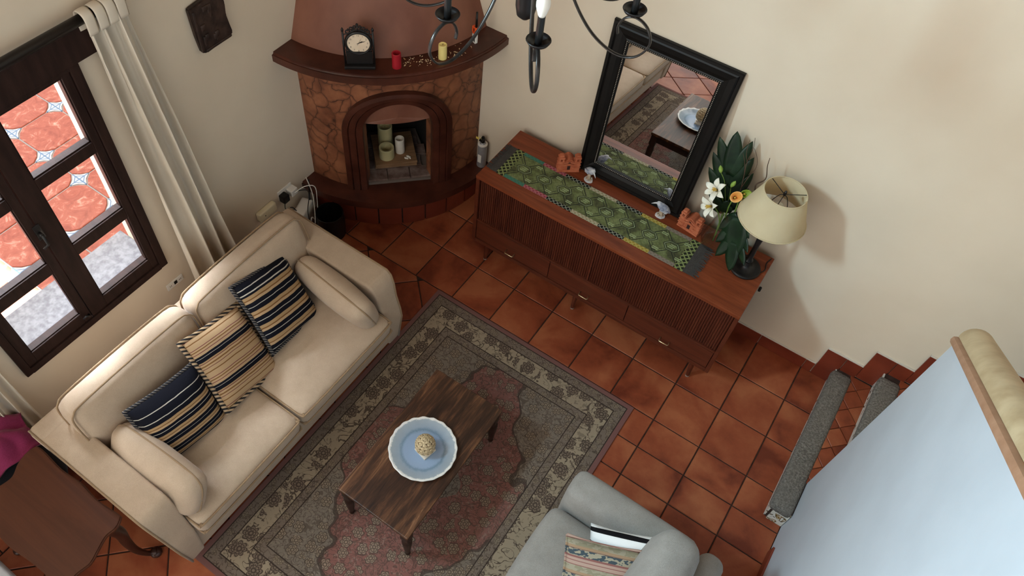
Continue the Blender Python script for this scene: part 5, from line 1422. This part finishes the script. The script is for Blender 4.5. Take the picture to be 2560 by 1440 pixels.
for i in range(84):
    if i < 24: a, r_ = random.gauss(-0.72, 0.03), random.gauss(0.85, 0.02)
    elif i < 50: a, r_ = random.gauss(-0.60, 0.035), random.gauss(0.865, 0.018)
    else: a, r_ = random.gauss(-0.38, 0.10), random.gauss(0.87, 0.022)
    r_ = max(0.818, min(0.93, r_)); p = (FC.x+r_*math.cos(a), FC.y+r_*math.sin(a), MZ+0.002)
    s_ = random.uniform(0.002, 0.006)
    bmesh.ops.create_icosphere(bm, subdivisions=1, radius=s_, matrix=Matrix.Translation(p) @ Euler((0, 0, random.uniform(0, 6))).to_matrix().to_4x4() @ Matrix.Diagonal((random.uniform(0.6, 2.2), 0.7, 0.5, 1)))
o = mk('wax_crumbs', bm, 'wax_bits'); o['kind'] = 'stuff'; tag(o, 'scattered crumbs of broken candle wax on the mantel', 'wax crumbs')

# things inside the firebox
def world_fb(s, dep, z): 
    q = fbp(s, dep, z); return Vector((FC.x+q[0], FC.y+q[1], q[2]))
for k, (z, lab) in enumerate(((0.363, 'lower pale board in the fireplace opening'), (0.384, 'upper pale board with candles in the fireplace opening'))):
    o = mk('wooden_board', bx(B(), -0.142, 0.142, -0.15, 0.15, 0, 0.018, 0.002), 'paleboard', None, False, world_fb(-0.01, 0.485, z), (0, 0, R(45+1.5*k)))
    tag(o, lab, 'board', 'boards in the fireplace')
BZ = 0.4025
pillar_candle('wide burnt-out cream candle at the front of the firebox', 'wax', world_fb(-0.065, 0.56, BZ), 0.052, 0.085, 0.06, 'candles in the fireplace')
pillar_candle('tall cream candle at the back of the firebox', 'wax', world_fb(-0.06, 0.44, BZ), 0.05, 0.17, 0.02, 'candles in the fireplace')
pillar_candle('white pillar candle with a blackened top in the firebox', 'wax_white', world_fb(0.03, 0.525, BZ), 0.032, 0.12, 0.03, 'candles in the fireplace')
bm = B()
for i in range(9): bmesh.ops.create_icosphere(bm, subdivisions=1, radius=random.uniform(0.006, 0.012), matrix=Matrix.Translation(world_fb(0.075+random.uniform(-0.02, 0.02), 0.595+random.uniform(-0.012, 0.012), BZ+0.005)) @ Matrix.Diagonal((1.2, 0.8, 0.6, 1)))
o = mk('wax_lumps', bm, 'wax_white'); o['kind'] = 'stuff'; tag(o, 'small lumps of white wax on the board in the fireplace', 'wax lumps')

# canister on the hearth
cn = empty('gas_canister', (-0.368, 0.545, 0.326)); tag(cn, 'grey metal canister with black nozzle and yellow tag on the hearth by the sideboard', 'canister')
bm = B(); lathe(bm, [(0.031, 0), (0.033, 0.004), (0.033, 0.19), (0.030, 0.2), (0.02, 0.208), (0.016, 0.216)], 24); mk('can_body', bm, 'can', cn, 'auto')
bm = B(); lathe(bm, [(0.034, 0.196), (0.034, 0.202), (0.022, 0.208), (0.022, 0.196)], 24); mk('collar', bm, 'white', cn, 'auto')
bm = B(); lathe(bm, [(0.013, 0.214), (0.014, 0.245), (0.010, 0.262), (0, 0.266)], 14); bx(bm, -0.012, 0.012, -0.034, 0.008, 0.244, 0.256, 0.003); mk('valve', bm, 'black', cn, 'auto')
bm = B(); tube(bm, spline([(0.0, -0.02, 0.255), (-0.02, -0.02, 0.27), (-0.028, -0.022, 0.26)], 4), 0.001, 5); bx(bm, -0.042, -0.018, -0.026, -0.022, 0.246, 0.262, 0.001); mk('tag', bm, 'yellow', cn)
mk('print_block', bx(B(), -0.012, 0.016, -0.0338, -0.0325, 0.05, 0.12), 'white', cn)

# ------------------------------------------------------------------ socket corner by the fireplace
def wallthing(name, label, cat, y, z): 
    r_ = empty(name, (WX, y, z)); tag(r_, label, cat); return r_
ws = wallthing('wall_socket', 'long white socket plate under the window with one black outlet', 'socket', -1.425, 0.38)
mk('plate', bx(B(), 0, 0.006, -0.06, 0.06, -0.027, 0.027, 0.004), 'white', ws)
mk('outlet', bx(B(), 0.006, 0.008, -0.008, 0.014, -0.012, 0.014, 0.001), 'black', ws)
for y in (-0.035, 0.036):
    bm = B(); bx(bm, 0.006, 0.0075, y-0.014, y+0.014, -0.014, 0.014, 0.001); o = mk('outlet', bm, 'white', ws)
    b2 = B(); bx(b2, 0.0072, 0.008, y-0.006, y-0.003, -0.005, 0.006); bx(b2, 0.0072, 0.008, y+0.003, y+0.006, -0.005, 0.006); mk('slot', b2, 'black', o)
ps = wallthing('power_strip', 'cream surface-mounted socket box on the wall behind the sofa', 'socket', -0.68, 0.355)
bm = B(); bx(bm, 0, 0.042, -0.075, 0.075, -0.036, 0.036, 0.012, 3); mk('housing', bm, 'offwhite', ps, 'auto')
bm = B(); lathe(bm, [(0.004, 0), (0.004, 0.002)], 10); o = mk('screw', bm, 'black', ps); o.location = (0.042, -0.03, 0); o.rotation_euler = (0, PI/2, 0)
w2_ = wallthing('wall_socket', 'white double socket with chargers left of the hearth', 'socket', -0.49, 0.37)
mk('plate', bx(B(), 0, 0.008, -0.062, 0.062, -0.04, 0.04, 0.004), 'white', w2_)
for y in (-0.03, 0.03):
    mk('outlet', bx(B(), 0.008, 0.0095, y-0.016, y+0.016, -0.016, 0.016, 0.001), 'white', w2_)
pg = empty('phone_charger', (WX+0.0096, -0.525, 0.36)); tag(pg, 'black plug charger in the socket by the sofa corner', 'charger')
mk('plug_body', bx(B(), 0, 0.05, -0.028, 0.024, -0.03, 0.03, 0.008), 'black', pg)
bm = B(); tube(bm, spline([(0.04, -0.02, -0.03), (0.05, -0.03, -0.07), (0.06, 0.02, -0.09), (0.09, 0.04, -0.16)], 6), 0.003, 6); mk('cable', bm, 'black', pg, True)
pg2 = empty('phone_charger', (WX+0.0096, -0.455, 0.365)); tag(pg2, 'white plug charger in the socket next to the black one', 'charger')
mk('plug_body', bx(B(), 0, 0.05, -0.026, 0.030, -0.026, 0.026, 0.005), 'white', pg2)
bm = B(); tube(bm, spline([(0.05, 0.0, 0.0), (0.10, 0.05, 0.05), (0.14, 0.10, 0.03), (0.15, 0.09, -0.1), (0.16, 0.06, -0.30), (0.2, 0.02, -0.37)], 8), 0.003, 6); mk('cable', bm, 'white', pg2, True)
rt = empty('router', (-1.145, -0.455, 0.0), (0, 0, R(18))); tag(rt, 'white upright router box behind the sofa corner', 'router')
bm = B(); bx(bm, -0.04, 0.04, -0.10, 0.10, 0, 0.235, 0.014, 3); mk('case', bm, 'white', rt, 'auto')
bm = B(); tube(bm, [(0.02, 0.09, 0.235), (0.02, 0.12, 0.40)], 0.006, 8); mk('antenna', bm, 'black', rt, True)
spk = empty('black_bin', (-0.985, -0.36, 0.0)); tag(spk, 'round black bin on the floor left of the hearth', 'bin')
bm = B(); lathe(bm, [(0.082, 0), (0.094, 0.01), (0.098, 0.15), (0.094, 0.215), (0.088, 0.215), (0.082, 0.03), (0.0, 0.028)], 32); mk('drum', bm, 'black', spk, 'auto')
bm = B(); tube(bm, spline([(-0.08, -0.05, 0.12), (-0.10, -0.07, 0.16), (-0.09, -0.09, 0.10), (-0.06, -0.09, 0.06)], 6), 0.005, 6); mk('handle', bm, 'white', spk, True)
cb = B(); tube(cb, spline([(-1.20, -0.42, 0.34), (-1.12, -0.40, 0.38), (-1.08, -0.43, 0.36), (-1.07, -0.47, 0.25), (-1.06, -0.47, 0.02), (-1.0, -0.55, 0.006)], 8), 0.003, 6); tag(mk('power_cable', cb, 'black', None, True), 'black cable hanging down beside the white router', 'cable')
cb = B(); tube(cb, spline([(-1.19, -0.33, 0.40), (-1.10, -0.38, 0.37), (-1.04, -0.43, 0.33), (-1.03, -0.46, 0.15), (-1.03, -0.5, 0.01), (-0.98, -0.54, 0.006)], 8), 0.003, 6); tag(mk('power_cable', cb, 'white', None, True), 'white cable looping in front of the router', 'cable')

# plaque
pq = empty('wall_plaque', (WX, -0.72, 1.80)); tag(pq, 'dark carved wooden plaque on the window wall left of the fireplace', 'plaque')
pts = [(-0.112, 0.135), (-0.03, 0.145), (0.098, 0.150), (0.104, 0.06), (0.096, 0.0), (0.104, -0.06), (0.112, -0.11), (0.09, -0.125), (-0.07, -0.135), (-0.098, -0.118), (-0.108, -0.02)]
bm = B(); a = [bm.verts.new((0.0, y, z)) for y, z in pts]; b = [bm.verts.new((0.03, y, z)) for y, z in pts]; bm.faces.new(a); bm.faces.new(b[::-1])
for i in range(len(pts)): bm.faces.new((a[i], b[i], b[(i+1) % len(pts)], a[(i+1) % len(pts)]))
bmesh.ops.recalc_face_normals(bm, faces=bm.faces); bmesh.ops.bevel(bm, geom=bm.edges[:], offset=0.007, segments=2, affect='EDGES'); mk('board', bm, 'plaque', pq, 'auto')
bm = B(); 
for k in range(9):
    y, z = random.uniform(-0.07, 0.03), random.uniform(-0.10, 0.11); rbox(bm, (0.03, y, z), (0.008, random.uniform(0.008, 0.02), random.uniform(0.012, 0.03)), 0.007, 4)
rbox(bm, (0.03, -0.092, 0), (0.006, 0.009, 0.115), 0.005, 5); rbox(bm, (0.03, 0.01, -0.115), (0.006, 0.085, 0.008), 0.005, 5)
mk('carved_relief', bm, 'plaque', pq, True)

# ------------------------------------------------------------------ armchair
ar_ = empty('armchair', (1.72, -1.55, 0)); tag(ar_, 'grey fabric armchair at the right edge of the rug', 'armchair')
AO = Vector((1.72, -1.55, 0))
def ap(name, bm, mat='greychair', par=ar_):
    o = mk(name, bm, mat, par, True); o.location = -AO if par is ar_ else (0, 0, 0); return o
bm = B(); rbox(bm, (1.70, -1.55, 0.21), (0.34, 0.42, 0.13), 0.03, 9); ap('base', bm)
for s_ in (1, -1):
    yc = -1.55+s_*0.365
    bm = B(); rbox(bm, (1.665, yc, 0.335), (0.325, 0.085, 0.275), 0.05, 13, (0.01, 0.01, 0.006), fn=lambda P, u: (P[0], P[1]+s_*0.02*u[2], P[2]-0.02*max(0, u[0])*0)); ap('arm', bm)
bm = B(); rbox(bm, (1.60, -1.55, 0.415), (0.285, 0.278, 0.075), 0.055, 13, (0.012, 0.0, 0.02)); ap('seat_cushion', bm)
b_ = B(); rbox(b_, (0, 0, 0), (0.095, 0.285, 0.24), 0.075, 13, (0.03, 0, 0.01)); bmesh.ops.rotate(b_, verts=b_.verts, cent=(0, 0, 0), matrix=Matrix.Rotation(R(9), 3, 'Y')); bmesh.ops.translate(b_, verts=b_.verts, vec=(1.865, -1.49, 0.66)); ap('back_cushion', b_)
b_ = B(); rbox(b_, (0, 0, 0), (0.062, 0.45, 0.29), 0.055, 13); bmesh.ops.rotate(b_, verts=b_.verts, cent=(0, 0, 0), matrix=Matrix.Rotation(R(8), 3, 'Y')); bmesh.ops.translate(b_, verts=b_.verts, vec=(2.03, -1.555, 0.36)); ap('back', b_)
for x in (1.42, 1.96):
    for y in (-1.88, -1.22):
        bm = B(); lathe(bm, [(0.018, 0), (0.024, 0.085)], 12, (x, y, 0.0095 if x < 1.5 and False else 0.0)); ap('leg', bm, 'tableleg')
cushion('throw_pillow', 'ikat striped pink and olive pillow at the front of the grey armchair', 'throw pillow', (1.685, -1.55, 0.635), frame_rot((0.35, -0.75, -0.42), (0.66, 0.42, 0.30)), (0.19, 0.17, 0.055), 'ikat', 'ikat', 0.006, 'pillows on the armchair')
cushion('throw_pillow', 'white pillow with black stripes behind the ikat pillow on the armchair', 'throw pillow', (1.722, -1.43, 0.64), frame_rot((0.35, -0.70, -0.45), (0.8, 0.35, 0.35)), (0.17, 0.15, 0.05), 'pil_bw', None, 0.006, 'pillows on the armchair')

# ------------------------------------------------------------------ brown side table, cloth and bag
tb = empty('side_table', (-0.52, -2.80, 0)); tag(tb, 'brown wooden side table with scalloped top and curved legs beside the sofa', 'side table')
TBO = Vector((-0.52, -2.80, 0))
out_ = [(-.905,-2.615),(-.90,-2.565),(-.86,-2.55),(-.7,-2.56),(-.57,-2.55),(-.44,-2.56),(-.31,-2.548),(-.285,-2.555),(-.265,-2.60),(-.27,-2.65),(-.25,-2.71),(-.23,-2.77),(-.24,-2.84),(-.225,-2.90),(-.255,-2.93),(-.34,-2.915),(-.46,-2.918),(-.57,-2.93),(-.65,-2.928),(-.76,-2.915),(-.85,-2.93),(-.885,-2.90),(-.875,-2.84),(-.862,-2.775),(-.857,-2.72),(-.89,-2.665)]
sm = [tuple(p)[:2] for p in spline([(x, y, 0) for x, y in out_+[out_[0]]], 5)][:-1]
bm = B(); prism(bm, sm[::-1], 0.527, 0.55)
bmesh.ops.recalc_face_normals(bm, faces=bm.faces)
bmesh.ops.bevel(bm, geom=[e for e in bm.edges if abs(e.verts[0].co.z-e.verts[1].co.z) < 1e-6], offset=0.006, segments=2, affect='EDGES')
o = mk('table_top', bm, 'brownwood', tb, 'auto'); o.location = -TBO
bm = B(); ins2 = shrink(sm, 0.035); prism(bm, ins2 if ins2 else sm, 0.455, 0.526); o = mk('apron', bm, 'brownleg', tb, 'auto'); o.location = -TBO
for (x, y, dx, dy) in ((-0.325, -2.62, 0.05, 0.075), (-0.29, -2.86, 0.05, -0.05), (-0.83, -2.62, -0.04, 0.05), (-0.82, -2.86, -0.03, -0.08)):
    bm = B(); L_ = math.hypot(dx, dy); 
    pts = [(x, y, 0.50), (x+dx*0.28, y+dy*0.28, 0.40), (x+dx*0.20, y+dy*0.20, 0.27), (x+dx*0.25, y+dy*0.25, 0.14), (x+dx*0.6, y+dy*0.6, 0.045), (x+dx, y+dy, 0.022)]
    sp_ = spline(pts, 5); n_ = len(sp_); rad = [0.034-0.020*min(1, i/(n_*0.75))+(0.012 if i > n_*0.88 else 0) for i in range(n_)]
    tube(bm, sp_, rad, 12)
    bmesh.ops.create_uvsphere(bm, u_segments=14, v_segments=8, radius=0.026, matrix=Matrix.Translation((x+dx, y+dy, 0.022)) @ Matrix.Diagonal((1.2, 1.2, 0.82, 1)))
    o = mk('leg', bm, 'brownleg', tb, True); o.location = -TBO
# black bag
bgb = empty('black_bag', (-1.04, -2.74, 0)); tag(bgb, 'black bag between the brown side table and the wall', 'bag')
bm = B(); rbox(bm, (0.0, 0.02, 0.20), (0.075, 0.20, 0.195), 0.06, 11, (0.02, 0.02, 0.02), fn=lambda P, u: (P[0]+0.012*math.sin(9*P[1]), P[1], P[2]+0.012*math.sin(14*P[0]+7*P[1])*max(0, u[2]))); mk('body', bm, 'blackcloth', bgb, True)
bm = B(); tube(bm, spline([(-0.03, -0.10, 0.38), (-0.03, -0.08, 0.46), (-0.03, 0.03, 0.47), (-0.03, 0.08, 0.38)], 6), 0.009, 8); mk('strap', bm, 'blackcloth', bgb, True)
# magenta fleece thrown over the bag
bm = B(); n_ = 34; g = []
for i in range(n_+1):
    row = []
    for j in range(n_+1):
        u, v = -1+2*i/n_, -1+2*j/n_; rr_ = math.sqrt(u*u+v*v); a = math.atan2(v, u)
        k = 0.86+0.10*math.sin(3*a+0.6)
        x, y = 0.145*u*k, 0.185*v*k
        z = 0.06*max(0, 1-rr_**2)+0.020*math.sin(5.2*u+3*v)*math.cos(4*v-2*u)+0.016*math.sin(a*4+6*rr_)*min(1, rr_*1.5)-0.07*max(0, rr_-0.8)
        row.append(bm.verts.new((x, y, z)))
    g.append(row)
for i in range(n_):
    for j in range(n_): bm.faces.new((g[i][j], g[i+1][j], g[i+1][j+1], g[i][j+1]))
o = mk('fleece_cloth', bm, 'magenta', None, True, (-1.075, -2.66, 0.49)); md = o.modifiers.new('s', 'SOLIDIFY'); md.thickness = 0.012
tag(o, 'crumpled magenta fleece lying on the black bag', 'cloth')

# white cloth-covered stool whose corner shows at lower left
wsx = empty('white_stool', (-0.66, -3.27, 0)); tag(wsx, 'low white padded stool beyond the front edge of the brown side table', 'stool')

# ------------------------------------------------------------------ chandelier
CHX, CHY, CHZ, CHR = 0.602, -0.848, 2.86, 0.346
chd = empty('chandelier', (CHX, CHY, CHZ)); tag(chd, 'dark iron chandelier with scrolled arms and candle bulbs hanging over the room', 'chandelier')
bm = B(); lathe(bm, [(0.0, -0.165), (0.012, -0.160), (0.028, -0.145), (0.034, -0.115), (0.035, -0.06), (0.036, -0.055), (0.036, -0.045), (0.028, -0.04), (0.018, -0.02), (0.016, 0.10), (0.024, 0.14), (0.03, 0.17), (0.02, 0.2), (0.012, 0.24), (0.01, 0.30)], 24); mk('hub', bm, 'blackmetal', chd, 'auto')
bm = B()
zc = 0.30; k = 0
while CHZ+zc < CEIL-0.05:
    pts = []
    for i in range(17):
        a = 2*PI*i/16; p = (0.010*math.cos(a), 0, 0.02*math.sin(a)) if k % 2 == 0 else (0, 0.010*math.cos(a), 0.02*math.sin(a))
        pts.append((p[0], p[1], p[2]+zc+0.015))
    tube(bm, pts, 0.0025, 6); zc += 0.031; k += 1
mk('chain', bm, 'blackmetal', chd, True)
bm = B(); lathe(bm, [(0.06, CEIL-CHZ-0.001), (0.058, CEIL-CHZ-0.03), (0.02, CEIL-CHZ-0.055), (0.006, CEIL-CHZ-0.07)], 20); mk('ceiling_canopy', bm, 'blackmetal', chd, True)
for a in (-100, -54, 3, 56, 108, 156, 208):
    ra = R(a); dr = Vector((math.cos(ra), math.sin(ra), 0))
    P = lambda rho, z: tuple(dr*rho+Vector((0, 0, z)))
    bm = B()
    curve = [(0.020, 0.155), (0.055, 0.165), (0.085, 0.125), (0.115, 0.05), (0.165, -0.045), (0.235, -0.12), (0.315, -0.155), (0.380, -0.140), (0.415, -0.085), (0.400, -0.035), (0.360, -0.012), (0.325, -0.025), (0.308, -0.060), (0.312, -0.085)]
    tube(bm, spline([P(r_, z_) for r_, z_ in curve], 6), 0.0050, 8, flat=(1.3, 0.7)); arm_ = mk('arm', bm, 'iron', chd, True)
    bm = B(); c2_ = [(0.100, 0.085), (0.125, 0.04), (0.165, 0.025), (0.188, 0.055), (0.178, 0.095), (0.15, 0.10)]
    tube(bm, spline([P(r_, z_) for r_, z_ in c2_], 6), 0.0042, 8, flat=(1.3, 0.7)); mk('inner_scroll', bm, 'iron', arm_, True)
    cc = dr*CHR
    bm = B(); lathe(bm, [(0.0, -0.008), (0.016, -0.006), (0.030, 0.004), (0.036, 0.014), (0.0345, 0.016), (0.028, 0.008), (0.014, 0.002), (0.0, 0.002)], 24, tuple(cc)); mk('drip_cup', bm, 'blackmetal', arm_, True)
    bm = B(); lathe(bm, [(0.0105, 0.002), (0.0105, 0.088), (0.0, 0.088)], 16, tuple(cc)); mk('candle_sleeve', bm, 'black', arm_, 'auto')
    bm = B(); lathe(bm, [(0.009, 0.088), (0.012, 0.095), (0.019, 0.118), (0.0195, 0.13), (0.014, 0.155), (0.006, 0.178), (0.0, 0.186)], 16, tuple(cc)); mk('bulb', bm, 'white', arm_, True)

# stool parts
bm = B(); rbox(bm, (0, 0, 0.32), (0.27, 0.26, 0.06), 0.03, 9, (0, 0, 0.01)); mk('padded_seat', bm, 'whitecloth', wsx, True)
for sx in (-1, 1):
    for sy in (-1, 1): mk('leg', bx(B(), sx*0.22-0.018, sx*0.22+0.018, sy*0.21-0.018, sy*0.21+0.018, 0, 0.262, 0.003), 'tableleg', wsx)
